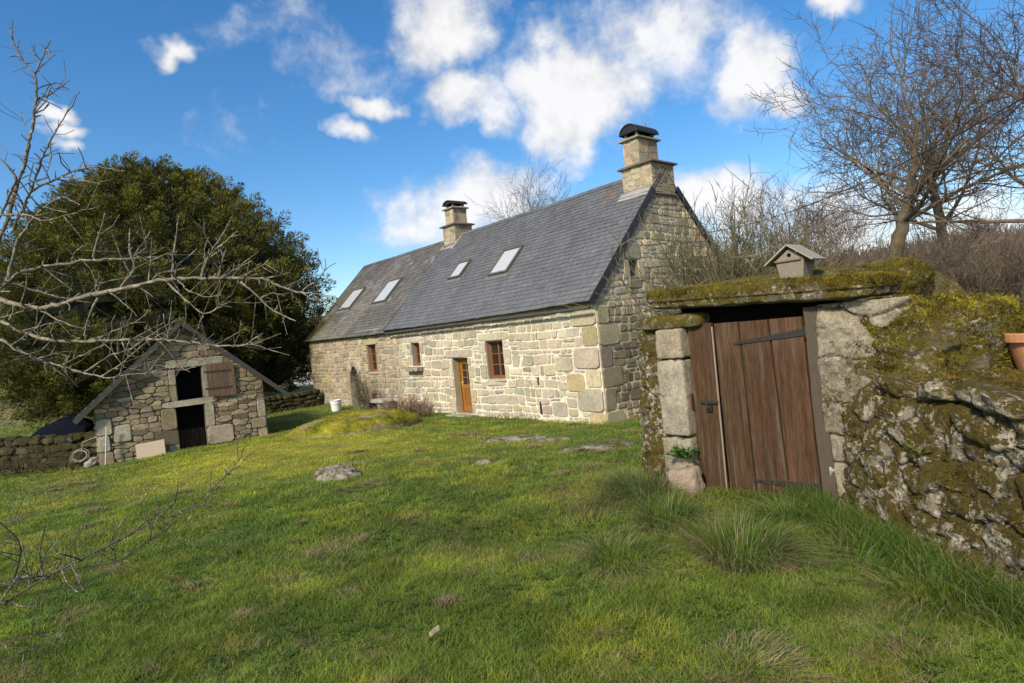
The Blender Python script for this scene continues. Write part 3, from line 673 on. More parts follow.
# ------------------------------------------------------------------ rounded boulders and stone sheets
def sphere_grid(n):
    vs = []; fs = []; k = 0
    for ax_ in range(3):
        for sg in (-1, 1):
            a = np.linspace(-1, 1, n+1); U, W_ = np.meshgrid(a, a); P = np.zeros((n+1, n+1, 3))
            P[..., ax_] = sg; P[..., (ax_+1) % 3] = U*sg; P[..., (ax_+2) % 3] = W_
            vs.append(P.reshape(-1, 3)); ii = (np.arange(n)[:, None]*(n+1)+np.arange(n)[None]).ravel()+k
            fs.append(np.stack([ii, ii+1, ii+n+2, ii+n+1], -1)); k += (n+1)**2
    return np.concatenate(vs), np.concatenate(fs)
_SG = {}
def boulder(mb, c, ex, ey, ez, n=10, e=3.5, amp=.08, fr=2.2, seed=0, col=(.3, .27, .22), coln=.15, bil=0):
    """superellipsoid with half axes ex,ey,ez (vectors), roughened"""
    if n not in _SG: _SG[n] = sphere_grid(n)
    q, f = _SG[n]; d = nrm(q); r = (np.abs(d)**e).sum(1)**(-1/e); p = d*r[:, None]
    E_ = np.array([ex, ey, ez], float); sz = np.linalg.norm(E_, axis=1)
    w = p*sz
    s_ = np.mean(sz); nz = (fbm(w*fr/s_*.5+seed*7.7, 4, seed)-.5)*2*amp
    p = p*(1+nz*2)[:, None]; W_ = np.asarray(c, float) + p@E_
    if bil:
        nr_ = nrm((p/np.maximum(sz, 1e-6))@nrm(E_)); bb = 1-np.abs(2*vnoise(W_*9+seed, seed+1)-1); b2 = 1-np.abs(2*vnoise(W_*19+seed, seed+2)-1); W_ = W_+nr_*((bb**1.5*bil+b2**1.5*bil*.5)*sstep(-.5, .3, nr_[:, 2]))[:, None]
    cc = np.asarray(col)*(1+(fbm(W_*9, 3, seed+3)-.5)[:, None]*2*coln)
    mb.add(W_, f, cc)
    return W_, nrm((p/np.maximum(sz, 1e-6))@nrm(E_))
def sheet(mb, uu, vv, posfn, sites, disp=(.05, .02), gap=.05, seed=0, cols=None, gapcol=(.048, .040, .024), warp=.06, an=.65, big=.05):
    """stone faced surface: relief from a cell pattern over (u,v), laid on posfn -> (point, normal)"""
    U, V_ = np.meshgrid(uu, vv); q = np.stack([U, V_, np.zeros_like(U)], -1)
    Uw = U+(fbm(q*3.1, 3, seed+1)-.5)*warp*2.4; Vw = V_+(fbm(q*3.1+9, 3, seed+2)-.5)*warp*2
    D = np.stack([np.hypot((Uw-s[0])*an, Vw-s[1])-(s[2] if len(s) > 2 else 0) for s in sites], -1)
    id1 = D.argmin(-1); Ds = np.sort(D, -1); e = Ds[..., 1]-Ds[..., 0]
    rs = np.random.default_rng(seed); hts = rs.uniform(-.5, .5, len(sites)); tl = rs.normal(0, .15, (len(sites), 2)); sv = np.array([s[:2] for s in sites])
    edge = sstep(0, gap, e)
    H = disp[0]*(edge-1) + disp[0]*.5*np.sqrt(np.clip(e/.25, 0, 1)) + disp[1]*hts[id1] + (U-sv[id1, 0])*tl[id1, 0]*.22 + (V_-sv[id1, 1])*tl[id1, 1]*.3
    H = H + (fbm(q*1.9, 3, seed+8)-.5)*big + (fbm(q*6, 4, seed+4)-.5)*.07 + (fbm(q*22, 4, seed+5)-.5)*.034
    P, N_ = posfn(U, V_); W_ = P + N_*H[..., None]
    cols = cols or [(.27,.25,.20),(.22,.20,.165),(.32,.29,.23),(.19,.175,.14)]
    C_ = np.array(cols)[rs.integers(len(cols), size=len(sites))]*rs.uniform(.8, 1.2, (len(sites), 1))
    cc = C_[id1]*edge[..., None] + np.array(gapcol)*(1-edge[..., None])
    n0 = len(uu); ii = (np.arange(len(vv)-1)[:, None]*n0+np.arange(n0-1)[None]).ravel()
    mb.add(W_, np.stack([ii, ii+1, ii+n0+1, ii+n0], -1), cc.reshape(-1, 3))
    return W_.reshape(-1, 3), N_.reshape(-1, 3), edge.ravel()
def row_sites(u0, u1, v0, v1, h, w, seed):
    rs = np.random.default_rng(seed); S = []; v = v0
    while v < v1:
        hh = rs.uniform(*h); u = u0-rs.uniform(0, .2)
        while u < u1+.2:
            ww = rs.uniform(*w); S.append((u+ww/2, v+hh/2+rs.normal(0, hh*.16), rs.uniform(0, .03))); u += ww
        v += hh
    return S
def blades(mb, P, N_, h, w, lean, col, tipf=1.35, seg=2, rs=rng):
    """tapered blades standing on points P; h,w arrays; lean = sideways vectors"""
    n = len(P); a = rs.uniform(0, 2*np.pi, n); side = np.stack([np.cos(a), np.sin(a), np.zeros(n)], -1)
    side = nrm(side - N_*(side*N_).sum(1, keepdims=True))*w[:, None]
    tip = P + N_*h[:, None] + lean; mid = P + N_*h[:, None]*.58 + lean*.30
    v = np.stack([P-side, P+side, mid+side*.75, mid-side*.75, tip], 1)
    i = np.arange(n)*5; c = np.stack([col*.55, col*.55, col, col, col*tipf], 1).reshape(-1, 3)
    mb.add(v.reshape(-1, 3), np.stack([i, i+1, i+2, i+3], -1), c); mb.f.append((np.stack([i+3, i+2, i+4], -1)+mb.n-5*n, 0))
def moss_on(name, W_, N_, keep, n, parent, hmin=.006, hmax=.02, cols=((.075, .058, .012), (.23, .185, .024), (.10, .09, .012)), thr=(.46, .6), fr=3.2, lab=None, wd=.0028, jit=.013):
    """tiny moss shoots where a noise mask says moss"""
    idx = rng.integers(len(W_), size=n*4); p = W_[idx]; k = fbm(p*fr, 4, 31) + .12*N_[idx, 2]
    ok = (rng.random(len(idx)) < sstep(*thr, k)) & keep[idx]; idx = idx[ok][:n]; m = len(idx)
    p = W_[idx]+rng.normal(0, jit, (m, 3))*(1-np.abs(N_[idx])*.9); nn = nrm(N_[idx]+rng.normal(0, .35, (m, 3))+Z*.3)
    cn = fbm(p*11, 3, 37)[:, None]; c = np.array(cols[0])+(np.array(cols[1])-np.array(cols[0]))*sstep(.3, .7, cn); c = c*rng.uniform(.6, 1.4, (m, 1))
    mb = MB(); blades(mb, p-nn*.003, nn, rng.uniform(hmin, hmax, m), np.full(m, wd), rng.normal(0, .006, (m, 3)), c)
    return tag(mb.build(name, m_mossb, parent), lab, None, None, 'stuff')

# ------------------------------------------------------------------ cellar with plank door
CP = V(1.7112, 5.9318, 0); cd = V(.6699, -.7425, 0); cn = V(-.7425, -.6699, 0)
cmap = lambda s, z, o=0: CP + cd*s + Z*z + cn*o
cellar = empty('stone_cellar', cmap(.6, .6, -.5), 'low mossy stone cellar with rust brown plank door under a slab', 'cellar')
mb = MB()
# left return of the wall: plan path turning back from the jamb into the bank
pl = np.array([cmap(-.02, 0, -.16), cmap(-.26, 0, -.06), cmap(-.46, 0, .0), cmap(-.62, 0, -.14), cmap(-.68, 0, -.5), cmap(-.72, 0, -1.3), cmap(-.6, 0, -1.9)])
def path_fn(pl, z0, batter=.10, flare=0):
    seg = np.linalg.norm(np.diff(pl[:, :2], axis=0), axis=1); S_ = np.concatenate([[0], np.cumsum(seg)])
    def fn(U, V_):
        ker = np.linspace(-.08, .08, 7); P = 0
        for k in ker: P = P + np.stack([np.interp(U+k, S_, pl[:, i]) for i in range(3)], -1)/7
        e = 1e-3; A = np.stack([np.interp(U+.06, S_, pl[:, i]) for i in range(3)], -1)-np.stack([np.interp(U-.06, S_, pl[:, i]) for i in range(3)], -1)
        T = nrm(A); N_ = np.stack([T[..., 1], -T[..., 0], np.zeros_like(U)], -1)
        P = P.copy(); P[..., 2] = V_; P = P + N_*(batter*(1-(V_-z0)/1.7))[..., None]
        return P, N_
    return fn, S_[-1]
fnL, LL = path_fn(pl, .5, .12)
# path runs left/back: normal must face outward
_p, _nn = fnL(np.array([.3]), np.array([1.]))
if _nn[0]@cn < 0:
    _f0 = fnL
    fnL = lambda U, V_: ((lambda P, N_: (P-N_*2*(.12*(1-(V_-.5)/1.7))[..., None], -N_))(*_f0(U, V_)))
W1, N1, E1 = sheet(mb, np.arange(0, LL, .022), np.arange(.35, 2.36, .022), fnL, row_sites(0, LL, .3, 2.4, (.16, .3), (.18, .42), 11), (.045, .04), .035, 12)
left = mb.build('wall', m_wall, cellar, smooth=True)
moss_on('moss', W1, N1, E1 > -1, 16000, left, thr=(.50, .62))
mb = MB()          # jamb blocks
for s0, s1, z0, z1, sd_, cl in ((-.30, .0, 1.93, 2.23, 1, (.31,.26,.185)), (-.315, .0, 1.145, 1.915, 2, (.32,.28,.21)), (-.33, .005, .5, 1.13, 3, (.28,.24,.175))):
    boulder(mb, cmap((s0+s1)/2, (z0+z1)/2, -.09), cd*(s1-s0)/2, cn*.17, Z*(z1-z0)/2, 30, 14, .022, 5, sd_, cl)
mb.build('jamb_stone', m_pier, cellar, smooth=True)
mb = MB(); boulder(mb, cmap(-.15, 2.30, -.15), cd*.36, cn*.2, Z*.075, 14, 5, .05, 3, 8, (.26, .235, .18))
mb.build('lintel', m_mosscap, cellar, smooth=True)
mb = MB()          # rubble right of the post
def rj(U, V_):
    P = CP+cd*(1.26+U)[..., None]+cn*(.015-.10*sstep(1.2, .5, V_)*0-.25*sstep(.42, .62, U))[..., None]; P[..., 2] = V_
    return P, np.broadcast_to(cn, P.shape)
RS = [(.17, 2.07, .16), (.42, 2.16, .02), (.18, 1.70, .14), (.44, 1.80, .04), (.13, 1.36, .04), (.36, 1.34, .02), (.10, 1.10, .05), (.33, 1.08), (.12, .82, .06), (.35, .80), (.12, .56, .03), (.36, .55), (.55, 2.1), (.55, 1.7), (.55, 1.3), (.55, .9), (.12, 2.28, .0), (.36, 2.29, .0)]
WJ, NJ, EJ = sheet(mb, np.arange(0, .62, .011), np.arange(.45, 2.34, .011), rj, RS, (.035, .03), .022, 91, cols=[(.30, .255, .185), (.26, .22, .16), (.34, .295, .22), (.24, .20, .145)], warp=.10, big=.06)
jb = mb.build('jamb_stone', m_pier, cellar, smooth=True); moss_on('moss', WJ, NJ, EJ > -1, 5000, jb, .006, .018, thr=(.56, .64))
def slab(c, hx, hy, hz, seed, n=44, tilt=0):
    mb = MB(); zt = Z + cd*tilt
    W_, N_ = boulder(mb, c, hx, hy, zt*hz, n, 6, .075, 5, seed, (.15, .125, .09), .3, .028)
    return mb, W_, N_
mb, W2, N2 = slab(cmap(.68, 2.475, -.35), cd*1.0-Z*.045, cn*.5, Z*1, .105, 21) if False else slab(cmap(.68, 2.475, -.35), cd*1.02-Z*.045, cn*.50, .088, 21, 70)
rs_ = mb.build('roof_slab', m_mosscap, cellar, smooth=True)
moss_on('moss', W2, N2, (N2[:, 2] > -.35), 30000, rs_, .008, .026, thr=(.36, .5))
mb = MB(); boulder(mb, cmap(.35, 2.58, -1.0), cd*.9, cn*.4, Z*.10, 24, 5, .06, 4, 22, (.24, .22, .17)); 
W3, N3 = boulder(mb, cmap(.3, 2.585, -1.45), cd*.8, cn*.35, Z*.12, 20, 4, .08, 4, 23, (.24, .22, .17))
bk = mb.build('roof_slab', m_mosscap, cellar, smooth=True); moss_on('moss', np.concatenate([W3]), N3, N3[:, 2] > -.2, 9000, bk, thr=(.36, .5))
# door: two leaves of planks
RUST = V(.069, .038, .021)
def leaf(s0, s1, edges, parent, off, seedc):
    mb = MB()
    for a, b in zip(edges[:-1], edges[1:]):
        a0, a1, b0, b1 = a[0], a[1], b[0], b[1]; c = RUST*rng.uniform(.88, 1.12)*(1+rng.normal(0, .02, 3)); zt = 2.25+rng.normal(0, .006); zb = .60+rng.normal(0, .012)
        n_ = 14; vs = []; cs = []
        for k in range(n_+1):
            q = k/n_; z = zb+(zt-zb)*q; wl = a0+(a1-a0)*q+.003; wr = b0+(b1-b0)*q-.003; jj = .0015*np.sin(q*19+a0*40)
            for ss, o in ((wl, off), (wl+.006, off+.032), (wr-.006, off+.032), (wr, off)): vs.append(cmap(ss+jj, z, o)); cs.append(c*(1-.35*(q < .06))*(1.25 if q > .84 and a0 > .3 else 1))
        fs = []
        for k in range(n_):
            for j in range(3): i = k*4+j; fs.append((i, i+1, i+5, i+4))
        fs += [(0, 1, 2, 3)[::-1], tuple(n_*4+x for x in (0, 1, 2, 3))]
        mb.add(vs, fs, np.array(cs))
    return mb.build('door', m_wood, parent)
lf1 = leaf(0, .29, [(.0, .02), (.295, .285)], cellar, -.06, 1)
lf2 = leaf(.31, 1.14, [(.315, .305), (.585, .56), (.895, .84), (1.165, 1.135)], cellar, -.055, 2)
lf1['label'] = 'narrow single plank leaf with the latch'; lf2['label'] = 'wide three plank leaf with strap hinges'
mb = MB(); mb.box(cmap(.284, .62, -.028), cd*.014, Z*1.6, cn*.012, (.26, .21, .16)); mb.build('cover_strip', m_greywood, lf1)
mb = MB(); mb.box(cmap(.10, 1.475, -.027), cd*.19, Z*.024, cn*.022, (.02, .018, .017)); mb.box(cmap(.165, 1.40, -.02), cd*.055, Z*.06, cn*.022, (.018, .016, .016)); mb.tubes(np.array([cmap(.17, 1.49, .0), cmap(.185, 1.43, .02), cmap(.21, 1.43, .02)]), np.full(3, .008), 6, (.02,)*3)
mb.build('latch', m_iron, lf1)
mb = MB(); mb.box(cmap(-.055, 1.42, -.02), cd*.075, Z*.15, cn*.03, (.09, .04, .022)); mb.build('keep', m_wood, lf1)
for s0, s1, z0, z1 in ((.50, 1.15, 2.045, 2.115), (.57, 1.18, .765, .77)):
    mb = MB(); n_ = 10; vs = []
    for k in range(n_+1):
        q = k/n_; s = s0+(s1-s0)*q; z = z0+(z1-z0)*q; h = .012+.020*q
        for dz, o in ((-h, -.026), (-h, -.012), (h, -.012), (h, -.026)): vs.append(cmap(s, z+dz, o))
    fs = [(k*4+j, k*4+(j+1) % 4, k*4+4+(j+1) % 4, k*4+4+j) for k in range(n_) for j in range(4)]+[(0, 3, 2, 1), tuple(n_*4+x for x in range(4))]
    mb.add(vs, fs, (.022, .019, .018)); P_ = cmap(s1+.01, z1, -.006)
    mb.tubes(np.array([P_-Z*.05, P_+Z*.05]), np.array([.016, .016]), 8, (.022, .019, .018))
    for q in (.12, .4, .7): mb.tubes(np.array([cmap(s0+(s1-s0)*q, z0+(z1-z0)*q, -.014), cmap(s0+(s1-s0)*q, z0+(z1-z0)*q, -.006)]), np.array([.008, .006]), 6, (.03, .02, .018))
    mb.build('hinge', m_iron, lf2)
mb = MB(); n_ = 12; vs = []
for k in range(n_+1):
    q = k/n_; z = .5+1.82*q; s = 1.19-.03*q+.004*math.sin(q*9); w = .115-.012*q
    for ds, o in ((0, -.10), (0, .015), (w, .02), (w, -.10)): vs.append(cmap(s+ds+rng.normal(0, .0015), z, o+rng.normal(0, .002)))
mb.add(vs, [(k*4+j, k*4+(j+1) % 4, k*4+4+(j+1) % 4, k*4+4+j) for k in range(n_) for j in range(4)]+[tuple(n_*4+x for x in range(4))], (.085, .066, .048)); mb.build('door_post', m_greywood, cellar)
mb = MB(); mb.box(cmap(-.1, .45, -.14), cd*1.45, Z*2.0, -cn*.02, (.008, .007, .006)); mb.build('inner_shade', m_dark, cellar)  # near-black sheet painting the shade behind the door and its gaps
# mossy bank closing the right side of the cellar
mb = MB()
W4, N4 = boulder(mb, V(3.42, 5.02, 1.86), V(.60, -.10, 0), V(.1, .5, 0), Z*.39, 64, 3.6, .12, 4.0, 33, (.17, .15, .10), .3, .05)
W5, N5 = boulder(mb, V(3.95, 5.05, 1.72), V(.42, -.1, 0), V(.1, .45, 0), Z*.33, 36, 2.8, .14, 4, 34, (.17, .15, .10), .3, .05)
W6, N6 = boulder(mb, V(3.08, 4.92, 1.62), V(.32, -.2, 0), V(.1, .32, 0), Z*.44, 34, 3, .13, 4, 35, (.17, .15, .10), .3, .045)
bnk = mb.build('mossy_bank', m_mosscap, cellar, smooth=True)
moss_on('moss', np.concatenate([W4, W5, W6]), np.concatenate([N4, N5, N6]), np.ones(len(W4)+len(W5)+len(W6), bool), 60000, bnk, .010, .032, cols=((.08, .065, .010), (.34, .29, .028), (.1, .09, .012)), thr=(.34, .52), fr=4, wd=.0035)
# rock behind the slab
mb = MB(); c = at(868, 277, 6.3)
W7, N7 = boulder(mb, c-Z*.12, V(.46, -.2, 0), V(.12, .3, 0), Z*.21, 40, 3.6, .10, 4, 41, (.22, .20, .14), .2, .04)
W8, N8 = boulder(mb, at(907, 280, 6.35)-Z*.1, V(.19, -.05, 0), V(.05, .2, 0), Z*.17, 20, 3.2, .09, 4, 42, (.22, .20, .14))
rk = tag(mb.build('mossy_boulder', m_mosscap, loc=c-Z*.35), 'big moss topped rock lying behind the cellar roof slab', 'boulder')
moss_on('moss', np.concatenate([W7, W8]), np.concatenate([N7, N8]), np.ones(len(W7)+len(W8), bool), 22000, rk, .01, .03, thr=(.36, .5), fr=4)
mb = MB()          # rubble and earth that carry the rocks behind the slab
for k in range(16):
    p = at(rng.uniform(765, 930), 292, rng.uniform(6.2, 6.9)); p[2] = 2.12+rng.uniform(-.08, .14)
    boulder(mb, p, V(.36, -.1, 0)*rng.uniform(.7, 1.2), V(.1, .32, 0)*rng.uniform(.7, 1.2), Z*.33, 12, 3, .1, 3, 50+k, V(.14, .12, .08)*rng.uniform(.8, 1.3))
mb.build('mound', m_mosscap, cellar, smooth=True)
# loose stone at the foot of the jamb
c = cmap(-.02, .745, .18); mb = MB(); boulder(mb, c, cd*.155+Z*.03, cn*.12, Z*.125-cd*.03, 18, 4.5, .14, 1.6, 63, (.30, .235, .175), .15)
tag(mb.build('loose_stone', m_rock if False else m_masonry, smooth=True, loc=c-Z*.1), 'pinkish brown loose stone lying at the foot of the cellar doorway', 'stone')

# ------------------------------------------------------------------ retaining wall on the right
prof = [(-.16, .3), (-.08, .7), (-.02, 1.1), (.02, 1.45), (.07, 1.6), (.17, 1.665), (.45, 1.685), (.9, 1.70), (1.5, 1.52)]
pr = np.array(prof); ps = np.concatenate([[0], np.cumsum(np.linalg.norm(np.diff(pr, axis=0), axis=1))])
wl_y = np.array([5.25, 4.95, 4.4, 3.8, 3.2, 2.6, 1.8, -.5]); wl_x = np.array([2.70, 2.615, 2.63, 2.67, 2.71, 2.78, 2.86, 2.95])
def wallfn(U, V_):
    y = 5.25-U; x0 = np.interp(-y, -wl_y, wl_x); px_ = np.interp(V_, ps, pr[:, 0]); px_ = np.where(px_ < 0, px_*sstep(5.05, 4.3, y), px_); P = np.stack([x0+px_, y, np.interp(V_, ps, pr[:, 1])], -1)
    e = .06; tx = np.interp(V_+e, ps, pr[:, 0])-np.interp(V_-e, ps, pr[:, 0]); tz = np.interp(V_+e, ps, pr[:, 1])-np.interp(V_-e, ps, pr[:, 1])
    P[..., 2] += .03*np.sin(y*3.1)*sstep(.9, 1.4, V_) + .05*(fbm(np.stack([y*2, V_*0, V_*0], -1), 2, 3)-.5)*sstep(.9, 1.4, V_)
    return P, nrm(np.stack([-tz, np.zeros_like(tx), tx], -1))
mb = MB()
ws = row_sites(0, 5.8, .0, 1.42, (.12, .27), (.15, .52), 71)+row_sites(0, 5.8, 1.42, 3, (.3, .5), (.35, .7), 72)
W9, N9, E9 = sheet(mb, np.arange(0, 5.7, .0165), np.arange(0, 2.75, .0165), wallfn, ws, (.034, .040), .024, 73, cols=[(.19,.15,.10),(.25,.205,.145),(.15,.12,.08),(.31,.26,.19)], warp=.20, big=.07)
rw = tag(mb.build('retaining_wall', m_wall, smooth=True, loc=V(2.7, 3.6, .6)), 'waist high mossy rubble wall running from the cellar door post', 'stone wall')
moss_on('moss', W9, N9, E9 > .2, 90000, rw, .006, .02, thr=(.50, .60), fr=3.2, cols=((.06, .042, .011), (.20, .15, .022), (.1, .09, .012)))

for k, (y, x, l, w_, h_) in enumerate(((4.35, 2.80, .20, .13, .055), (3.92, 2.84, .15, .16, .06), (3.50, 2.83, .24, .14, .065), (3.05, 2.88, .19, .17, .06), (2.6, 2.92, .22, .16, .06))):
    mb = MB(); boulder(mb, V(x, y, 1.675), V(.05, l*1.08, .03*(-1)**k), V(w_, -.03, -.03), Z*h_, 26, 3.6, .17, 3.5, 140+k, (.30, .25, .17), .3); mb.build('cap_stone', m_wall, rw, smooth=True)
# ------------------------------------------------------------------ birdhouse on the slab
bc = at(797, 280.5, 5.42); bw = nrm(V(.90, .20, 0)); bz = V(-bw[1], bw[0], 0)
bird = empty('birdhouse', bc, 'small grey wooden birdhouse standing on the mossy cellar slab', 'birdhouse')
Bp = lambda x, y, z: bc + bw*x + bz*y + Z*z
fr_ = nrm(V(-.74, -.67, 0)); sr = V(-fr_[1], fr_[0], 0); Bp = lambda x, y, z: bc + (sr*x - fr_*y + Z*z)*1.12
mb = MB(); GW = V(.235, .20, .155)
b0, b1, hh = .085, .112, .17
ring = lambda w, y0, y1, z: [Bp(-w, y0, z), Bp(w, y0, z), Bp(w, y1, z), Bp(-w, y1, z)]
v = ring(b0, -.09, .09, .005)+ring(b1, -.11, .11, hh)+[Bp(0, -.11, hh+.085), Bp(0, .11, hh+.085)]
mb.add(v, [(0, 1, 5, 4), (1, 2, 6, 5), (2, 3, 7, 6), (3, 0, 4, 7), (3, 2, 1, 0), (4, 5, 8), (6, 7, 9)], GW)
body = mb.build('body', m_greywood, bird)
mb = MB(); th = np.linspace(0, 2*np.pi, 15)[:-1]; mb.add([Bp(.016*math.cos(a), -.1125, hh+.035+.016*math.sin(a)) for a in th], [tuple(range(14))], (.01,)*3); mb.build('entrance', m_dark, body)
mb = MB(); mb.box(Bp(-.115, -.114, hh-.012), sr*.23, -fr_*.012*-1, Z*.014, GW*.8); mb.build('batten', m_greywood, body)
for sg in (-1, 1):
    mb = MB(); e = Bp(sg*.185, -.15, hh-.03); a_ = Bp(-sg*.004, -.15, hh+.112); n_ = nrm(np.cross(a_-e, fr_)); n_ = n_ if n_[2] > 0 else -n_
    mb.box(e, a_-e, -fr_*.30, n_*.014, (.29, .26, .21)); mb.build('roof_board', m_greywood, bird)
mb = MB(); mb.box(Bp(-.14, -.13, -.012), sr*.28, -fr_*.26, Z*.016, (.26, .23, .17)); mb.build('base_board', m_greywood, bird)

# ------------------------------------------------------------------ terracotta pot
pc = V(3.86, 4.36, 1.66); mb = MB(); PSC = 1.25
prf = [(r_*PSC, z_*PSC) for r_, z_ in [(.0, 0), (.105, 0), (.115, .01), (.165, .20), (.168, .205), (.185, .205), (.19, .21), (.19, .255), (.183, .262), (.165, .26), (.155, .20), (.0, .195)]]
th = np.arange(32)*2*np.pi/32; vs = [pc+V(r*math.cos(a), r*math.sin(a), z) for r, z in prf for a in th]
mb.add(vs, [(k*32+j, k*32+(j+1) % 32, k*32+32+(j+1) % 32, k*32+32+j) for k in range(len(prf)-1) for j in range(32)], (.50, .235, .115))
tag(mb.build('flower_pot', m_pot, smooth=False, loc=pc), 'empty terracotta flower pot on the ledge at right', 'flower pot')

# ------------------------------------------------------------------ dry stone field walls, left
def field_wall(name, p0, p1, h, seed, label, th=.5):
    p0, p1 = np.array(p0, float), np.array(p1, float); L_ = np.linalg.norm(p1-p0); d = (p1-p0)/L_; n = V(-d[1], d[0], 0); rs = np.random.default_rng(seed); mb = MB()
    zb = lambda s: gz(*(p0+d*s)[:2])
    mb_c = p0-n*th*.3; z0 = min(zb(0), zb(L_))-.2
    mb.box(V(mb_c[0], mb_c[1], z0), d*L_, n*th*.6, Z*(h+.1), (.02, .018, .014))
    z = -.05; k = 0
    while z < h:
        hh = rs.uniform(.09, .24); s = -rs.uniform(0, .2)
        while s < L_:
            w = rs.uniform(.15, .6)
            for sd_ in (-1, 1):
                c = p0+d*(s+w/2)+n*sd_*th*.36; zz = zb(min(max(s, 0), L_))+z+hh/2+rs.normal(0, .02); k += 1
                if sd_ == 1 and z+hh < h*.7: continue
                boulder(mb, V(c[0], c[1], zz), d*w*.52, n*th*.24, Z*hh*.54, 7, 3.2, .24, 3, seed*100+k, np.array([(.085,.066,.043),(.115,.092,.06),(.06,.05,.034),(.10,.08,.05)][rs.integers(4)])*rs.uniform(.75, 1.2))
            s += w
        z += hh
    o = mb.build(name, m_darkwall, smooth=True, loc=V(*((p0+p1)/2)[:2], z0+.2)); return tag(o, label, 'stone wall')
field_wall('field_wall', (-17.5, 16.6, 0), (-11.05, 15.75, 0), .78, 3, 'dark mossy dry stone wall left of the small shed')
field_wall('field_wall', (-11.2, 23.4, 0), (-8.75, 26.0, 0), 0.6, 4, 'low dark stone wall between the shed and the farmhouse')

# tarp heap on the left wall
mb = MB(); c = at(62, 431, 16.6); u0 = nrm(V(1, .05, 0)); nU, nV = 40, 18; U, W_ = np.meshgrid(np.linspace(-1, 1, nU), np.linspace(-1, 1, nV))
hgt = .50*np.clip(1-np.abs((U-.15)/1.0)**2.2, 0, 1)*np.clip(1-np.abs(W_)**2.4, 0, 1)**.6+.10*np.clip(1-((U+.75)/.25)**2, 0, 1)*np.clip(1-W_**2, 0, 1)
P = c+V(.1, 0, 0)+np.stack([U*.78, W_*.45+U*.05, hgt*.85], -1); P[..., 2] += (fbm(np.stack([U*5, W_*5, U*0], -1), 3, 3)-.5)*.10*sstep(0, .1, hgt)-.06
ii = (np.arange(nV-1)[:, None]*nU+np.arange(nU-1)[None]).ravel(); mb.add(P, np.stack([ii, ii+1, ii+nU+1, ii+nU], -1), (.0025, .0035, .010))
m_tarp = mat('tarpaulin', .85, (9, 1, .06), (6, .4), spec=.12); tag(mb.build('tarpaulin', m_tarp, smooth=True, loc=c-Z*.1), 'dark navy tarpaulin draped over a heap on the left stone wall', 'tarpaulin')
mb = MB()
for k in range(9):
    p = c+V(rng.uniform(-.7, .75), rng.uniform(-.25, .3), -.12+rng.uniform(0, .12)); q = nrm(V(rng.uniform(.4, 1), rng.uniform(-.3, .3), 0)); mb.tubes(np.array([p-q*.3, p+q*.3]), np.array([.07, .07]), 7, V(.12, .09, .06))
tag(mb.build('log_pile', m_bark, loc=c-Z*.2), 'heap of logs lying beneath the navy tarpaulin', 'logs')
# white pole, hoop frame and rag beside the shed
gp = at(106, 471, 15.2); gp[2] = gz(*gp[:2])-.05; tp = at(106.5, 427, 15.25)
mb = MB(); mb.tubes(np.linspace(gp, tp, 6), np.full(6, .018), 7, (.52, .49, .42)); tag(mb.build('stake', m_plain, smooth=True, loc=gp), 'pale upright stake beside the left corner of the shed', 'stake')
mb = MB(); hc = at(80, 456, 15.35)
for k in range(5):
    th = np.linspace(0, 2*np.pi, 25); r = .14+.014*k; off = V(rng.normal(0, .03), rng.normal(0, .04), rng.normal(0, .012)); mb.tubes(hc+off+np.stack([r*1.15*np.cos(th), .3*r*np.sin(th), r*np.sin(th)*.8], -1), np.full(25, .011), 5, V(.27, .26, .20)*rng.uniform(.7, 1.1))
mb.tubes(np.array([hc+V(.05, 0, .1), hc+V(.08, .05, .34), at(97, 436.5, 15.4)]), np.full(3, .011), 5, (.30, .29, .24))
tag(mb.build('hose_coil', m_plain, smooth=True, loc=V(hc[0], hc[1], gz(*hc[:2]))), 'pale coil of hose hung in front of the left wall', 'hose')
mb = MB(); c = at(91, 462, 15.3); c[2] = gz(*c[:2])+.09; boulder(mb, c, V(.13, .03, .05), V(0, .1, 0), Z*.12, 10, 2.2, .3, 3, 5, (.27, .26, .23)); tag(mb.build('sack', m_plain, smooth=True, loc=c-Z*.1), 'small whitish sack slumped beside the shed corner', 'sack')
# board leaning on the shed
mb = MB(); p0 = smap(.83, gz(*smap(.83, 0)[:2])-.02, .26); mb.box(p0, sd*.68+Z*.03, Z*.40-sn*.15, sn*.045+Z*.015, (.46, .37, .27)); tag(mb.build('board', m_greywood, loc=p0), 'pale flat board leaning against the foot of the shed', 'board')
# bucket near the arch
bp = onz(336.5, 411, .0); bp[2] = gz(*bp[:2]); mb = MB(); prf = [(0, .0), (.15, .0), (.165, .02), (.2, .40), (.21, .405), (.21, .43), (.197, .43), (.16, .06), (0, .05)]
th = np.arange(24)*2*np.pi/24; mb.add([bp+V(r*math.cos(a), r*math.sin(a), z) for r, z in prf for a in th], [(k*24+j, k*24+(j+1) % 24, k*24+24+(j+1) % 24, k*24+24+j) for k in range(len(prf)-1) for j in range(24)], (.72, .73, .74))
bk_ = empty('bucket', bp, 'white plastic bucket standing on the grass before the old wall', 'bucket'); mb.build('body', m_plain, bk_, smooth=False)
mb = MB(); th = np.linspace(0, np.pi, 12); mb.tubes(bp+np.stack([.21*np.cos(th), -.19*np.sin(th), .39-.12*np.sin(th)], -1), np.full(12, .008), 5, (.4, .4, .42)); mb.build('handle', m_plain, bk_)
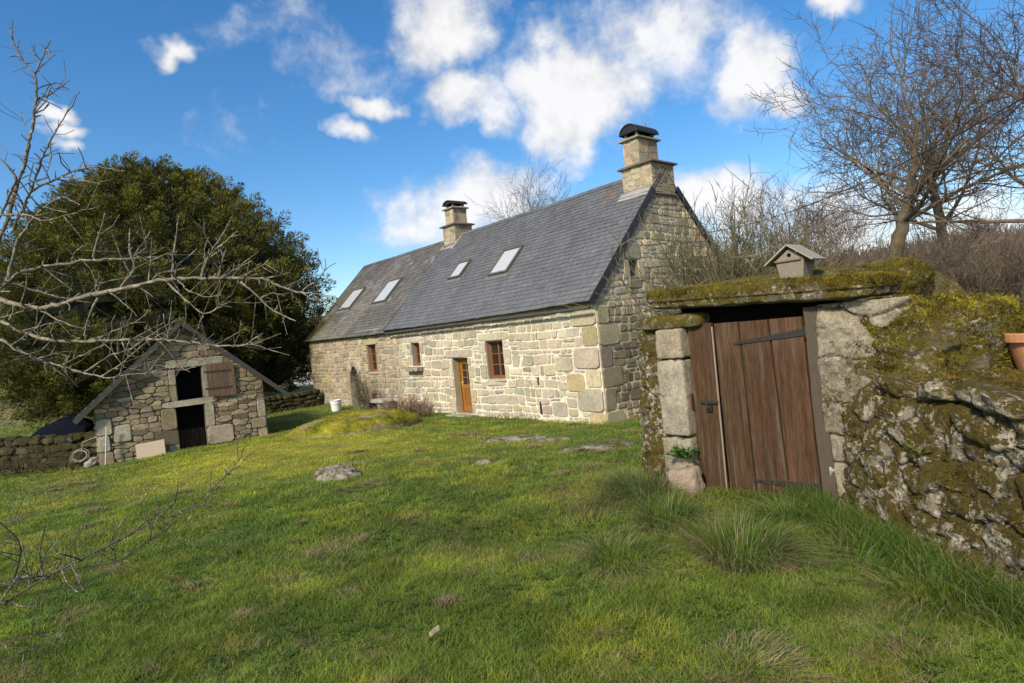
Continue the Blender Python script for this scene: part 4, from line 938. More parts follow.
# stone bench by the wall
c = HC+t*10.35-g*.45; c[2] = gz(*c[:2]); bench = empty('stone_bench', c, 'grey stone slab bench against the farmhouse wall', 'bench')
mb = MB(); boulder(mb, c+Z*.40, t*.85, g*.28, Z*.07, 14, 7, .03, 3, 3, (.36, .34, .29)); mb.build('seat', m_masonry, bench, smooth=True)
for s in (-.5, .55): mb = MB(); boulder(mb, c+t*s+Z*.15, t*.13, g*.22, Z*.2, 8, 5, .06, 3, 4, (.22, .2, .16)); mb.build('support', m_masonry, bench, smooth=True)
pc = c+Z*.47-t*.0
for (k, (s, rr, hh, cl, lb)) in enumerate(((.15, .10, .17, (.36, .17, .09), 'larger clay pot on the stone slab bench'), (-.22, .08, .12, (.33, .19, .12), 'smaller clay pot at the bench end near the door'))):
    b = pc+t*s; mb = MB(); prf = [(0, 0), (rr*.7, 0), (rr*.95, hh*.85), (rr*1.1, hh*.86), (rr*1.1, hh), (rr*.9, hh), (rr*.85, hh*.8), (0, hh*.78)]; th = np.arange(16)*2*np.pi/16
    mb.add([b+V(r*math.cos(a), r*math.sin(a), z) for r, z in prf for a in th], [(q*16+j, q*16+(j+1) % 16, q*16+16+(j+1) % 16, q*16+16+j) for q in range(len(prf)-1) for j in range(16)], cl)
    tag(mb.build('clay_pot', m_pot, loc=b), lb, 'flower pot')

# ------------------------------------------------------------------ rocks in the lawn
def lawn_rock(px, py, rx, ry, h, seed, label, ang=0, yellow=0, name='flat_rock'):
    c = onz(px, py, .2)
    for _ in range(4): c = onz(px, py, gz(c[0], c[1])+h*.4)
    zg = gz(c[0], c[1]); c[2] = zg-h*.25*(0 if yellow else 1)+h*.1; a, b = V(math.cos(ang), math.sin(ang), 0), V(-math.sin(ang), math.cos(ang), 0)
    mb = MB(); W_, N_ = boulder(mb, c, a*rx, b*ry, Z*h, 34, 2.1 if yellow else 2.3, .07 if yellow else .17, 3 if yellow else 5, seed, (.25, .215, .16), .35)
    if yellow:
        cc = mb.c[0]; k = (sstep(.2, .5, N_[:, 2])*sstep(.38, .5, fbm(W_*1.6, 3, 3)+.14))[:, None]; cc[:] = cc*(1-k)+(np.array([.11, .13, .02])+np.array([.20, .13, -.002])*(sstep(.25, .6, fbm(W_*4.5, 4, 6))*sstep(-.1, .25, W_[:, 2]-c[2]))[:, None])*k*(.7+.6*fbm(W_*7, 3, 4)[:, None])
    o = tag(mb.build(name, m_yellowmoss if yellow else m_rock, smooth=True, loc=V(c[0], c[1], zg)), label, 'rock')
    if yellow: moss_on('moss', W_, N_, N_[:, 2] > .35, 12000, o, .012, .035, cols=((.12, .145, .02), (.36, .31, .03), (.2, .2, .2)), thr=(.48, .62), fr=1.6, wd=.007, jit=.07)
    return c
ROCKS = [(lawn_rock(338, 472, .33, .50, .17, 81, 'small grey rock in the middle of the lawn left of centre', .6), .34),
         (lawn_rock(512, 439, .75, .32, .10, 82, 'long flat pale rock below the farmhouse door', -.3), .5),
         (lawn_rock(489, 461, .30, .13, .05, 83, 'thin grey rock sliver showing through the lawn', .1), .2),
         (lawn_rock(598, 447, .62, .26, .07, 84, 'flat earthy rock nearest the farmhouse corner', .1), .4),
         (lawn_rock(548, 441, .40, .2, .06, 85, 'short pale rock right of the long flat one', .2), .3),
         (lawn_rock(356, 423, 1.75, 1.3, .40, 86, 'broad low rock covered in bright yellow moss', .35, 1, 'mossy_rock'), 1.2)]

# ------------------------------------------------------------------ distant cottage, utility cable
cc_ = at(303, 381, 43); cc_[2] = gz(*cc_[:2])-.1; cot = empty('cottage', cc_, 'distant low cottage with pale roof seen past the farmhouse end', 'cottage')
mb = MB(); zt = at(303, 386, 43)[2]; mb.box(cc_+V(-.55, 0, -.3), V(4, .7, 0), V(-.4, 2.3, 0), Z*(zt-cc_[2]+.3), (.20, .11, .075)); mb.build('wall', m_masonry, cot)
mb = MB(); A = cc_+V(-.7, -.2, zt-cc_[2]); mb.add([A, A+V(4.4, .77, 0), A+V(4.2, 2, .85), A+V(-.2, 1.3, .85), A+V(-.4, 2.7, 0), A+V(4, 3.4, 0)], [(0, 1, 2, 3), (3, 2, 5, 4), (0, 3, 4), (1, 5, 2)], (.62, .58, .52)); mb.build('roof', m_plain, cot)
mb = MB(); p0 = gmap(4.4, 4.55, .02); p1 = V(7.6, 6.0, 5.3); q = np.linspace(0, 1, 30)[:, None]; P = p0+(p1-p0)*q; P[:, 2] -= .55*(1-(2*q[:, 0]-1)**2)
mb.tubes(P, np.full(30, .010), 5, (.03, .03, .032)); tag(mb.build('power_cable', m_plain, loc=p0), 'thin sagging black cable running from the gable towards upper right', 'cable')

# ------------------------------------------------------------------ trees
def grow_tree(mbT, mbB, base, spec, seed, trunk_pts, trunk_r, col, tipcol, prune=None):
    """spec: per level (n children, length, length jitter, start frac, angle, up, wobble, radius factor, points, sides)"""
    rs = np.random.default_rng(seed)
    tp = np.array(trunk_pts, float); tr = np.array(trunk_r, float)
    cur = [(tp, tr)]
    for lv, (nch, ln, lj, st, ang, up, wob, rf, npt, sides) in enumerate(spec):
        nxt = []; AP = []; AR = []; AC = []
        for P, R in cur:
            n = len(P); k = nch if lv == 0 else max(1, int(round(nch*rs.uniform(.7, 1.3))))
            fr = np.sort(rs.uniform(st, 1, k)); fr[-1] = 1.
            az0 = rs.uniform(0, 6.28)
            for j, f in enumerate(fr):
                x = f*(n-1); i = min(int(x), n-2); w = x-i; p = P[i]*(1-w)+P[i+1]*w; r = R[i]*(1-w)+R[i+1]*w; T = nrm(P[i+1]-P[i])
                a1 = nrm(np.cross(T, V(.31, .22, .9) if abs(T[2]) < .95 else V(1, 0, 0))); a2 = np.cross(T, a1); az = az0+j*2.4+rs.normal(0, .4)
                an = math.radians(ang)*rs.uniform(.65, 1.3)*(.35 if j == k-1 else 1); d = nrm(T*math.cos(an)+(a1*math.cos(az)+a2*math.sin(az))*math.sin(an))
                L_ = ln*rs.uniform(1-lj, 1+lj)*(1-.35*f*(lv == 0)) ; pts = [p]; dd = d
                for q in range(npt-1):
                    dd = nrm(dd+Z*up*(1 if lv < 2 else .7)+rs.normal(0, wob, 3)); pts.append(pts[-1]+dd*L_/(npt-1))
                pts = np.array(pts); r0 = r*rf if j < k-1 else r*.9; r0 = max(r0, .0085); rr = np.linspace(r0, max(r0*.38, .0055), npt)
                nxt.append((pts, rr))
        cur = nxt
        P = np.array([c[0] for c in cur]); R = np.array([c[1] for c in cur]); q = lv/max(1, len(spec)-1)
        C_ = np.array(col)*(1-q)+np.array(tipcol)*q; C_ = C_*rs.uniform(.8, 1.2, (len(P), 1))
        mbB.tubes(P, R, sides, C_)
def beech(name, base, trunk_pts, trunk_r, spec, seed, label, group=None, col=(.15, .122, .080), tip=(.165, .122, .085), cat='tree'):
    o = empty(name, base, label, cat, group); T = MB(); B_ = MB()
    tp = np.array(trunk_pts, float); n = 24; q = np.linspace(0, 1, n); qq = np.linspace(0, 1, len(tp)); P = np.stack([np.interp(q, qq, tp[:, i]) for i in range(3)], -1); R = np.interp(q, qq, trunk_r)
    P[1:-1] += rng.normal(0, .02*trunk_r[0]/.25, (n-2, 3)); cc = np.tile(np.array(col)*.9, (n, 1)); mo = sstep(.55, .05, q)[:, None]*.55; cc = cc*(1-mo)+np.array([.10, .092, .022])*mo
    T.tubes(P, R*(1+.02*rng.normal(0, 1, n)), 12, cc[None])
    grow_tree(T, B_, base, spec, seed, P, R, col, tip)
    T.build('trunk', m_bark, o, smooth=True); B_.build('crown', m_bark, o, smooth=True); return o
SP = [(18, 4.7, .25, .44, 62, .05, .10, .42, 12, 7), (9, 2.2, .4, .22, 48, .03, .14, .55, 8, 5), (6, 1.0, .4, .2, 48, .02, .20, .6, 6, 4), (4, .42, .4, .3, 42, .02, .28, .8, 4, 3)]
B1 = V(12.85, 20.1, 1.75)
beech('bare_tree', B1, [B1-Z*.2, at(893, 262, 20.1), at(899, 235, 20.1), at(908, 205, 20.1), at(914, 165, 20), at(916, 120, 20.2)], [.30, .24, .21, .18, .10, .05], SP, 5, 'tallest bare tree with a mossy trunk behind the cellar', 'bare trees behind the cellar')
B2 = at(946, 280, 22.5); B2[2] = gz(B2[0], B2[1])
SP2 = [(13, 4.0, .25, .38, 56, .06, .11, .42, 10, 6), (7, 2.0, .35, .25, 48, .03, .15, .55, 7, 4), (5, 1.0, .35, .2, 46, .0, .25, .6, 5, 3), (4, .5, .4, .2, 40, .05, .22, .6, 3, 3)]
beech('bare_tree', B2, [B2-Z*.2, at(944, 250, 22.5), at(939, 215, 22.6), at(932, 185, 22.4), at(930, 140, 22.6)], [.24, .19, .16, .12, .04], SP2, 9, 'second bare tree, its thinner trunk just right of the tallest', 'bare trees behind the cellar')
B3 = at(1058, 285, 16.5); B3[2] = gz(B3[0], B3[1])
SP3 = [(13, 3.9, .25, .28, 58, .05, .12, .42, 8, 6), (7, 2.1, .35, .2, 45, .02, .15, .5, 6, 4), (5, 1.0, .35, .2, 45, .0, .22, .55, 4, 3), (6, .48, .4, .2, 42, .0, .25, .6, 3, 3)]
beech('bare_tree', B3, [B3-Z*.2, at(1055, 240, 16.5), at(1048, 190, 16.6), at(1050, 130, 16.5), at(1055, 90, 16.5)], [.22, .17, .14, .09, .04], SP3, 13, 'dense brown bare tree at the right edge of the photo', 'bare trees behind the cellar', (.12, .085, .06), (.115, .08, .06))
# small bare trees further back
SP4 = [(9, 2.3, .3, .3, 45, .10, .16, .5, 6, 5), (8, 1.25, .35, .2, 42, .06, .18, .55, 5, 4), (7, .65, .35, .2, 40, .05, .2, .6, 4, 3), (4, .3, .4, .2, 40, .05, .2, .7, 3, 3)]
for k, (px, top, d, lab) in enumerate(((738, 205, 25, 'olive tinged small bare tree nearest the gable'), (795, 195, 29, 'small bare tree between the gable and the tallest tree'), (842, 200, 33, 'small bare tree just left of the tallest trunk'), (985, 205, 30, 'small bare tree right of the second trunk'))):
    b = at(px, 300, d); b[2] = gz(b[0], b[1]); tp = at(px, top+20, d); H_ = tp[2]-b[2]
    sp = [(s[0], s[1]*H_/5.2, *s[2:]) for s in SP4]
    beech('bare_tree', b, [b-Z*.2, b+Z*H_*.25+V(.1, 0, 0), b+Z*H_*.5, b+Z*H_*.72], [.16, .13, .1, .04], sp, 20+k, lab, 'small bare trees further back', (.15, .125, .075) if k == 0 else (.14, .11, .09), (.16, .14, .07) if k == 0 else (.14, .105, .09))
b = at(541, 330, 42); b[2] = gz(b[0], b[1]); tp = at(541, 200, 42); H_ = tp[2]-b[2]
beech('bare_tree', b, [b-Z*.2, b+Z*H_*.3, b+Z*H_*.55, b+Z*H_*.75], [.25, .2, .15, .06], [(s[0], s[1]*H_/5.6, *s[2:]) for s in SP4], 31, 'bare treetop rising just above the farmhouse ridge', None, (.14, .115, .10), (.14, .115, .10))

def shrub(name, base, h, w, nst, seed, label, group, col, tip, cat='shrub', lv=3, dens=1.0):
    rs = np.random.default_rng(seed); mb = MB(); st = []; base = np.array(base, float)
    for k in range(nst):
        a = rs.uniform(0, 6.28); sp_ = abs(rs.normal(0, .5)); b = base+V(math.cos(a), math.sin(a), 0)*rs.uniform(0, w*.45); b[2] = gz(b[0], b[1])-.06
        d = nrm(V(math.cos(a)*sp_*w/h, math.sin(a)*sp_*w/h, 1)); L_ = h*rs.uniform(.6, 1.1); pts = [b]
        for q in range(6): d = nrm(d+rs.normal(0, .09, 3)+Z*.03); pts.append(pts[-1]+d*L_/6)
        st.append(np.array(pts))
    P = np.array(st); R = np.linspace(.011, .004, 7)[None]*np.ones((nst, 1)); mb.tubes(P, R*max(1, h/1.6), 4, np.array(col)*rs.uniform(.7, 1.2, (nst, 1)))
    cur = P
    for l in range(lv-1):
        n2 = int((8 if l == 0 else 5)*dens); pts = []
        for Q in cur:
            for j in range(n2):
                x = rs.uniform(.2, 1)*(len(Q)-1); i = min(int(x), len(Q)-2); p = Q[i]+(Q[i+1]-Q[i])*(x-i); d = nrm(nrm(Q[i+1]-Q[i])+rs.normal(0, .42, 3)); L_ = h*(.32 if l == 0 else .14)*rs.uniform(.5, 1.3); pp = [p]
                for q in range(3): d = nrm(d+rs.normal(0, .10, 3)+Z*.04); pp.append(pp[-1]+d*L_/3)
                pts.append(pp)
        cur = np.array(pts); c = (np.array(col)+np.array(tip))/2 if l == 0 else np.array(tip); mb.tubes(cur, np.linspace(.0048, .0026, 4)[None]*np.ones((len(cur), 1))*max(1, h/2.4), 3, c*rs.uniform(.7, 1.3, (len(cur), 1)))
    base[2] = gz(base[0], base[1]); return tag(mb.build(name, m_bark, loc=base), label, cat, group)
HB = [(735, 12.0, 3.5, 'olive green twiggy bush right beside the gable'), (768, 12.2, 3.2, 'twiggy bush left of the birdhouse'), (800, 12.8, 2.6, 'twiggy brown bush directly behind the birdhouse'), (845, 13.2, 2.3, 'twiggy brown bush above the mossy boulder'),
      (895, 14, 1.5, 'twiggy brown bush at the foot of the tallest tree'), (942, 14, 1.8, 'twiggy brown bush at the foot of the second tree'), (985, 12.5, 1.5, 'twiggy brown bush behind the mossy bank'), (1030, 11, 1.3, 'twiggy brown bush above the flower pot')]
for k, (px, d, h, lab) in enumerate(HB):
    b = at(px, 300, d); olive = k == 0
    shrub('bare_bush', b, h, 1.7, 90, 200+k, lab, 'bare bushes in the hedge behind the cellar', (.13, .105, .05) if olive else (.14, .11, .078), (.18, .16, .08) if olive else (.17, .13, .09))
# far brown scrub on the slope: one mass
mb = MB(); n = 26000; ang = rng.uniform(.24, .80, n); rr = 26+rng.random(n)**1.4*150; x = np.sin(ang)*rr; y = np.cos(ang)*rr; z = ground_z(x, y)
h = rng.uniform(.8, 2.6, n)*np.where(rr > 60, 1.7, 1); P0 = np.stack([x, y, z-.1], -1); d = nrm(np.stack([rng.normal(0, .4, n), rng.normal(0, .4, n), np.ones(n)], -1))
P1 = P0+d*h[:, None]*.5; P2 = P1+nrm(d+rng.normal(0, .3, (n, 3)))*h[:, None]*.5; w = .010+.00055*rr
mb.tubes(np.stack([P0, P1, P2], 1), np.stack([w*1.2, w, w*.5], 1), 3, np.array([.155, .118, .088])*rng.uniform(.6, 1.4, (n, 1)))
tag(mb.build('scrub', m_bark), 'brown leafless scrub covering the slope beyond the cellar', 'scrub', None, 'stuff')

# ------------------------------------------------------------------ big yew behind the shed
YB = at(181, 400, 29.5); YB[2] = gz(*YB[:2])
yew = empty('yew_tree', YB, 'huge dark green yew tree rising behind the small shed', 'tree')
mb = MB()
for k in range(7):
    a = k*.9; b = YB+V(math.cos(a)*.4, math.sin(a)*.4, -.2); q = np.linspace(0, 1, 8)[:, None]; tp = YB+V(math.cos(a)*2.2, math.sin(a)*2.2, 6+k*.3); P = b+(tp-b)*q+rng.normal(0, .1, (8, 3)); mb.tubes(P, np.linspace(.32, .08, 8), 8, (.05, .035, .026))
mb.build('trunk', m_bark, yew, smooth=True)
mb = MB(); rs = np.random.default_rng(99)
# crown clumps: outline given as (pixel x, pixel y, radius m, depth shift)
clumps = []
# (bearing from the trunk, height, radius of the crown at that height, as measured from the outline)
hts = np.array([0.6, 2, 4, 6, 8, 9.8, 11.2, 12.2]); rad = np.array([5.0, 6.3, 7.35, 7.2, 6.0, 4.1, 2.3, .7])
def yew_r(h, a):
    lump = .80+.36*fbm(np.stack([np.cos(a)*2.3+5, np.sin(a)*2.3, h*.36], -1), 3, 5)
    return np.interp(h, hts, rad)*lump
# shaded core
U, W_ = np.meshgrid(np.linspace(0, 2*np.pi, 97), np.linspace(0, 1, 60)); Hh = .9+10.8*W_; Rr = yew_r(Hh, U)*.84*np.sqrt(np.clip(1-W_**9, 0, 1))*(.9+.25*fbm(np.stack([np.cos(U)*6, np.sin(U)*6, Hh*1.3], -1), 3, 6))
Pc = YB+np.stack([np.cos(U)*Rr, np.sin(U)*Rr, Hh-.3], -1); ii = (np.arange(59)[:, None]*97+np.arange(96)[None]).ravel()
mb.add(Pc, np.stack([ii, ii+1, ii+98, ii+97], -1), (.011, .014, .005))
# feathery plumes all over the surface
NP = 2300; h = 1.0+10.9*rs.random(NP); a = rs.uniform(0, 6.283, NP); keep = (np.sin(a) < .35) | (rs.random(NP) < .3); h, a = h[keep], a[keep]; NP = len(h)
r = yew_r(h, a)*rs.uniform(.82, .98, NP); out = np.stack([np.cos(a), np.sin(a), np.zeros(NP)], -1); root = YB+out*r[:, None]+Z*(h-.5)[:, None]
axp = nrm(out*rs.uniform(.5, 1.1, NP)[:, None]+Z*rs.uniform(.35, 1.1, NP)[:, None]*sstep(.5, 3, h)[:, None]+rs.normal(0, .25, (NP, 3))); Lp = rs.uniform(.6, 1.9, NP)*np.interp(h, [0, 9, 11], [1, 1, .8]); tone = rs.uniform(.35, 1.25, NP)*(.65+.7*fbm(np.stack([np.cos(a)*3, np.sin(a)*3, h*.6], -1), 3, 8))
m = 150; n = NP*m; pi_ = np.repeat(np.arange(NP), m); q = rs.random(n)**.8; wd_ = (.30*Lp[pi_])*np.sin(np.pi*np.clip(.12+q*.85, 0, 1))**.8
off = rs.normal(0, 1, (n, 3)); off -= axp[pi_]*(off*axp[pi_]).sum(1, keepdims=True); off = nrm(off)*np.sqrt(rs.random(n))[:, None]
p = root[pi_]+axp[pi_]*(q*Lp[pi_])[:, None]+off*wd_[:, None]; p[:, 2] -= .10*(q**2)*Lp[pi_]
d = nrm(axp[pi_]*.8+off*.9+rs.normal(0, .3, (n, 3))); s = rs.uniform(.06, .14, n)
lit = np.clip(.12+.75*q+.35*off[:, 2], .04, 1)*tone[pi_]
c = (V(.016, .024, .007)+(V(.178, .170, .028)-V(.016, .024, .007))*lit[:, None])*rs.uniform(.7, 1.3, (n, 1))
side = nrm(np.cross(d, rs.normal(0, 1, (n, 3)))); v = np.stack([p-d*s[:, None]*.6, p+side*s[:, None]*.17, p+d*s[:, None], p-side*s[:, None]*.17], 1); i = np.arange(n)*4
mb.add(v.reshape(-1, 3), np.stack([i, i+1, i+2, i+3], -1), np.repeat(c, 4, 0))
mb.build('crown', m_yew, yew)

# ------------------------------------------------------------------ old lichened fruit tree reaching in from the left
TB = V(-6.4, 3.3, 0); TB[2] = gz(TB[0], TB[1])
fruit = empty('fruit_tree', TB, 'old bare fruit tree with pale lichened branches reaching in from the left', 'tree')
tr_ = np.array([TB-Z*.1, TB+V(.05, 0, .5), TB+V(.15, .02, 1.0), TB+V(.12, .05, 1.5), TB+V(.2, .1, 2.1)])
mb = MB(); mb.tubes(tr_, np.array([.17, .14, .13, .11, .06]), 12, (.2, .18, .14)); ftr = mb.build('trunk', m_lichenbark, fruit, smooth=True)
T1 = at(-50, 312, 3.4); T2 = at(-44, 322, 3.5); BL_ = at(-62, 600, 3.05)
def limb(px, d0, d1, r0, r1, root=None, name=None, sp=1.0, dark=0):
    k_ = .60 if dark else .56; r0, r1 = r0*k_, r1*k_*.95
    pts = np.array([at(x, y, d0+(d1-d0)*k/(len(px)-1)) for k, (x, y) in enumerate(px)])
    if root is not None: pts = np.concatenate([[root], pts])
    q = np.linspace(0, 1, len(pts)); m = max(8, int(np.linalg.norm(np.diff(pts, axis=0), axis=1).sum()/.030)); s = np.linspace(0, 1, m)
    P = np.stack([np.interp(s, q, pts[:, i]) for i in range(3)], -1)
    if m > 6:
        for _ in range(2): P[1:-1] = (P[:-2]+2*P[1:-1]+P[2:])/4
    P[1:-1] += rng.normal(0, .0022, (m-2, 3)); R = np.linspace(r0, r1, m)*(1+.17*rng.normal(0, 1, m)+.28*(rng.random(m) < .09)).clip(.65, 1.6)
    c = V(.155, .13, .098)*(1-.55*dark)*rng.uniform(.85, 1.15); FB.tubes(P, R, 7, np.tile(c*(1 if not dark else .8), (m, 1))[None], 1 if dark else 0); FL.append((P, R, dark, sp))
FB = MB(); FL = []
def bough(a, b, sag, r0, r1):
    q = np.linspace(0, 1, 34)[:, None]; P = a+(b-a)*q; P[:, 2] += sag*np.sin(np.pi*q[:, 0]); P[1:-1] += .05*(fbm(np.concatenate([q[1:-1]*9, q[1:-1]*0+r0*50, q[1:-1]*0], 1), 3, 77)-.5)[:, None]*V(.6, 1, 1)*2; R = np.linspace(r0, r1, 34)*(1+.05*rng.normal(0, 1, 34)); FB.tubes(P, R, 9, np.tile(V(.15, .125, .093), (34, 1))[None], 0)
bough(tr_[4], T2, .22, .062, .022); bough(tr_[3], T1, .10, .055, .022); bough(tr_[2], BL_, -.05, .045, .012)
# upright limbs
limb([(-25, 300), (6, 223), (25, 162), (32, 129), (37, 92), (35, 74), (16, 51), (10, 27)], 3.7, 3.9, .024, .006, T2)
limb([(35, 74), (41, 61), (51, 39)], 3.88, 3.95, .011, .005); limb([(41, 62), (31, 44)], 3.9, 3.86, .008, .004); limb([(46, 50), (54, 52)], 3.9, 3.86, .007, .004)
limb([(37, 100), (53, 92), (70, 80)], 3.85, 3.7, .011, .005)
limb([(12, 232), (33, 186), (43, 154), (57, 129), (80, 92)], 3.75, 3.5, .016, .004); limb([(50, 140), (52, 160), (45, 178)], 3.6, 3.55, .007, .003)
limb([(30, 192), (70, 172), (92, 166), (125, 171)], 3.75, 3.6, .014, .004); limb([(60, 176), (85, 181), (100, 184)], 3.65, 3.5, .008, .003)
limb([(5, 290), (18, 240), (39, 211), (62, 196), (80, 205)], 3.5, 3.3, .020, .005)
limb([(25, 125), (20, 112)], 3.9, 3.9, .006, .003)
limb([(-20, 255), (8, 200), (18, 178), (2, 160), (-10, 150)], 3.4, 3.3, .016, .006)
limb([(0, 215), (28, 214), (45, 222), (75, 212), (100, 206)], 3.3, 3.1, .011, .004)
# horizontals
limb([(-30, 305), (0, 290), (18, 272), (53, 265), (94, 260), (129, 259), (158, 257), (176, 252)], 3.3, 3.0, .022, .005, T2)
limb([(93, 257), (97, 240), (105, 213)], 3.12, 3.1, .012, .006); limb([(72, 259), (76, 250), (88, 243)], 3.15, 3.1, .010, .005)
limb([(121, 287), (136, 269), (129, 251), (130, 228)], 3.0, 2.95, .014, .006); limb([(129, 259), (152, 246), (136, 232)], 3.05, 3.0, .008, .003)
limb([(-25, 290), (0, 300), (38, 310), (59, 304), (91, 295), (117, 290), (152, 282), (173, 279), (203, 278), (238, 278), (264, 278), (276, 285), (302, 293), (327, 296)], 3.2, 2.7, .026, .006, T1)
limb([(173, 279), (172, 262), (175, 240), (179, 216)], 2.95, 2.95, .011, .004); limb([(201, 276), (206, 259), (216, 247), (233, 215)], 2.9, 2.85, .011, .004); limb([(214, 250), (226, 243), (238, 231)], 2.88, 2.82, .008, .004)
limb([(219, 276), (222, 263), (226, 250)], 2.87, 2.85, .012, .006); limb([(223, 277), (236, 269), (252, 261)], 2.86, 2.8, .008, .004); limb([(241, 277), (255, 270), (269, 261)], 2.83, 2.78, .007, .004)
limb([(241, 282), (258, 297), (276, 313), (296, 321)], 2.82, 2.7, .010, .005); limb([(260, 299), (272, 292), (285, 296)], 2.8, 2.75, .007, .003)
limb([(302, 291), (317, 281), (327, 268)], 2.75, 2.72, .007, .003); limb([(264, 279), (280, 276), (290, 272)], 2.78, 2.74, .006, .003); limb([(302, 293), (318, 302), (333, 300)], 2.73, 2.7, .006, .003)
limb([(168, 283), (188, 302), (204, 316), (220, 307), (231, 301)], 2.92, 2.8, .010, .005); limb([(204, 316), (196, 328), (193, 340)], 2.86, 2.85, .006, .003); limb([(218, 308), (214, 296)], 2.85, 2.83, .005, .003)
limb([(101, 293), (88, 316), (84, 336)], 3.05, 3.0, .010, .006); limb([(176, 278), (186, 290), (205, 298), (222, 295)], 2.93, 2.8, .006, .003); limb([(152, 282), (158, 272), (172, 272), (186, 268)], 2.97, 2.9, .008, .004)
limb([(110, 293), (125, 304), (137, 316)], 3.0, 2.95, .006, .003); limb([(95, 294), (97, 280), (101, 276)], 3.05, 3.0, .008, .005)
# middle sweep
limb([(-30, 305), (0, 320), (23, 333), (53, 341), (85, 342), (123, 340), (164, 339), (194, 343), (223, 346), (244, 346), (263, 333)], 3.3, 2.75, .018, .005, T1)
limb([(85, 342), (111, 333), (129, 325), (146, 316), (152, 304)], 3.1, 3.0, .009, .004); limb([(120, 338), (124, 323), (126, 316)], 3.05, 3.0, .007, .004); limb([(129, 340), (150, 330), (165, 322)], 3.0, 2.9, .006, .003)
limb([(168, 338), (170, 318), (172, 300)], 2.95, 2.92, .006, .003); limb([(20, 332), (46, 325), (62, 321)], 3.2, 3.1, .008, .004); limb([(238, 346), (252, 345), (262, 342)], 2.77, 2.74, .005, .003)
limb([(-30, 322), (0, 339), (18, 350), (38, 360), (61, 366), (85, 373), (108, 378)], 3.2, 2.9, .018, .006, T1)
limb([(61, 366), (88, 352), (104, 345)], 3.05, 2.95, .008, .004); limb([(85, 372), (111, 354), (129, 351), (152, 333), (184, 317)], 2.97, 2.8, .009, .004); limb([(100, 377), (123, 363), (146, 342), (173, 328)], 2.92, 2.75, .008, .003)
limb([(38, 358), (58, 353), (70, 357)], 3.08, 3.0, .007, .004); limb([(40, 311), (62, 322), (84, 330), (90, 322)], 3.1, 3.0, .007, .003); limb([(12, 345), (30, 332), (40, 326)], 3.1, 3.05, .008, .004)
limb([(0, 318), (22, 312), (33, 306)], 3.2, 3.15, .008, .004); limb([(10, 283), (40, 292), (70, 300), (92, 303)], 3.25, 3.1, .009, .004); limb([(152, 372), (175, 365), (190, 372)], 2.9, 2.8, .006, .003); limb([(108, 378), (140, 373), (170, 372), (196, 367)], 2.9, 2.75, .006, .003)
limb([(176, 376), (190, 356), (207, 345)], 2.8, 2.75, .005, .003); limb([(145, 375), (160, 358), (172, 345)], 2.85, 2.8, .005, .003)
# low drooping branches over the grass
limb([(-40, 565), (0, 586), (36, 577), (71, 568), (121, 561), (149, 541), (176, 522)], 3.0, 2.6, .013, .004, BL_, dark=.75)
limb([(-40, 600), (0, 605), (21, 593), (46, 577), (78, 561), (117, 541), (153, 522), (189, 509), (212, 502)], 2.8, 2.45, .014, .003, BL_, dark=.6)
limb([(130, 535), (153, 515), (174, 507), (178, 486)], 2.6, 2.5, .006, .003, dark=.75); limb([(14, 579), (21, 554), (20, 541), (0, 522), (-12, 512)], 2.9, 2.8, .008, .004, dark=.8); limb([(7, 527), (36, 513)], 2.85, 2.8, .004, .002, dark=.8)
limb([(60, 565), (72, 545), (94, 511)], 2.7, 2.65, .005, .002, dark=.8); limb([(189, 509), (206, 495), (222, 480), (235, 466), (244, 449)], 2.5, 2.4, .004, .002, dark=.7); limb([(222, 480), (232, 470), (240, 466)], 2.45, 2.4, .003, .002, dark=.7)
limb([(36, 577), (42, 560), (50, 556)], 2.85, 2.8, .005, .003, dark=.8); limb([(150, 541), (152, 525), (157, 512)], 2.55, 2.5, .004, .002, dark=.8); limb([(96, 551), (110, 560), (118, 548)], 2.6, 2.6, .004, .002, dark=.8)
limb([(-30, 655), (0, 645), (36, 634), (64, 639)], 2.5, 2.3, .006, .003, BL_, dark=.6); limb([(-10, 663), (20, 655), (45, 640)], 2.3, 2.2, .004, .002, dark=.7); limb([(36, 577), (70, 585), (90, 588)], 2.8, 2.7, .005, .002, dark=.6)
# knobbly fruiting spurs on everything
SPP = []; SPR = []; SPC = []
for P, R, dark, sp in FL:
    n = max(3, int(len(P)*.85))
    for k in rng.integers(1, len(P)-1, n):
        T = nrm(P[k+1]-P[k-1]); d = nrm(np.cross(T, rng.normal(0, 1, 3))); d = nrm(d+T*.5+Z*.35); L_ = rng.uniform(.015, .055) if rng.random() < .66 else rng.uniform(.06, .24)
        m_ = d+rng.normal(0, .25, 3); q = np.array([P[k], P[k]+d*L_*.5, P[k]+d*L_*.5+nrm(m_)*L_*.5]); r = max(min(R[k]*.6, .004), .0018); SPP.append(q); SPR.append([r, r*.9, r*.75]); SPC.append(V(.14, .12, .09)*(1-.55*dark)*rng.uniform(.7, 1.2))
FB.tubes(np.array(SPP), np.array(SPR), 5, np.array(SPC))
# lichen tufts
LP = []; 
FB.build('crown', [m_lichenbark, m_bark], fruit, smooth=True)

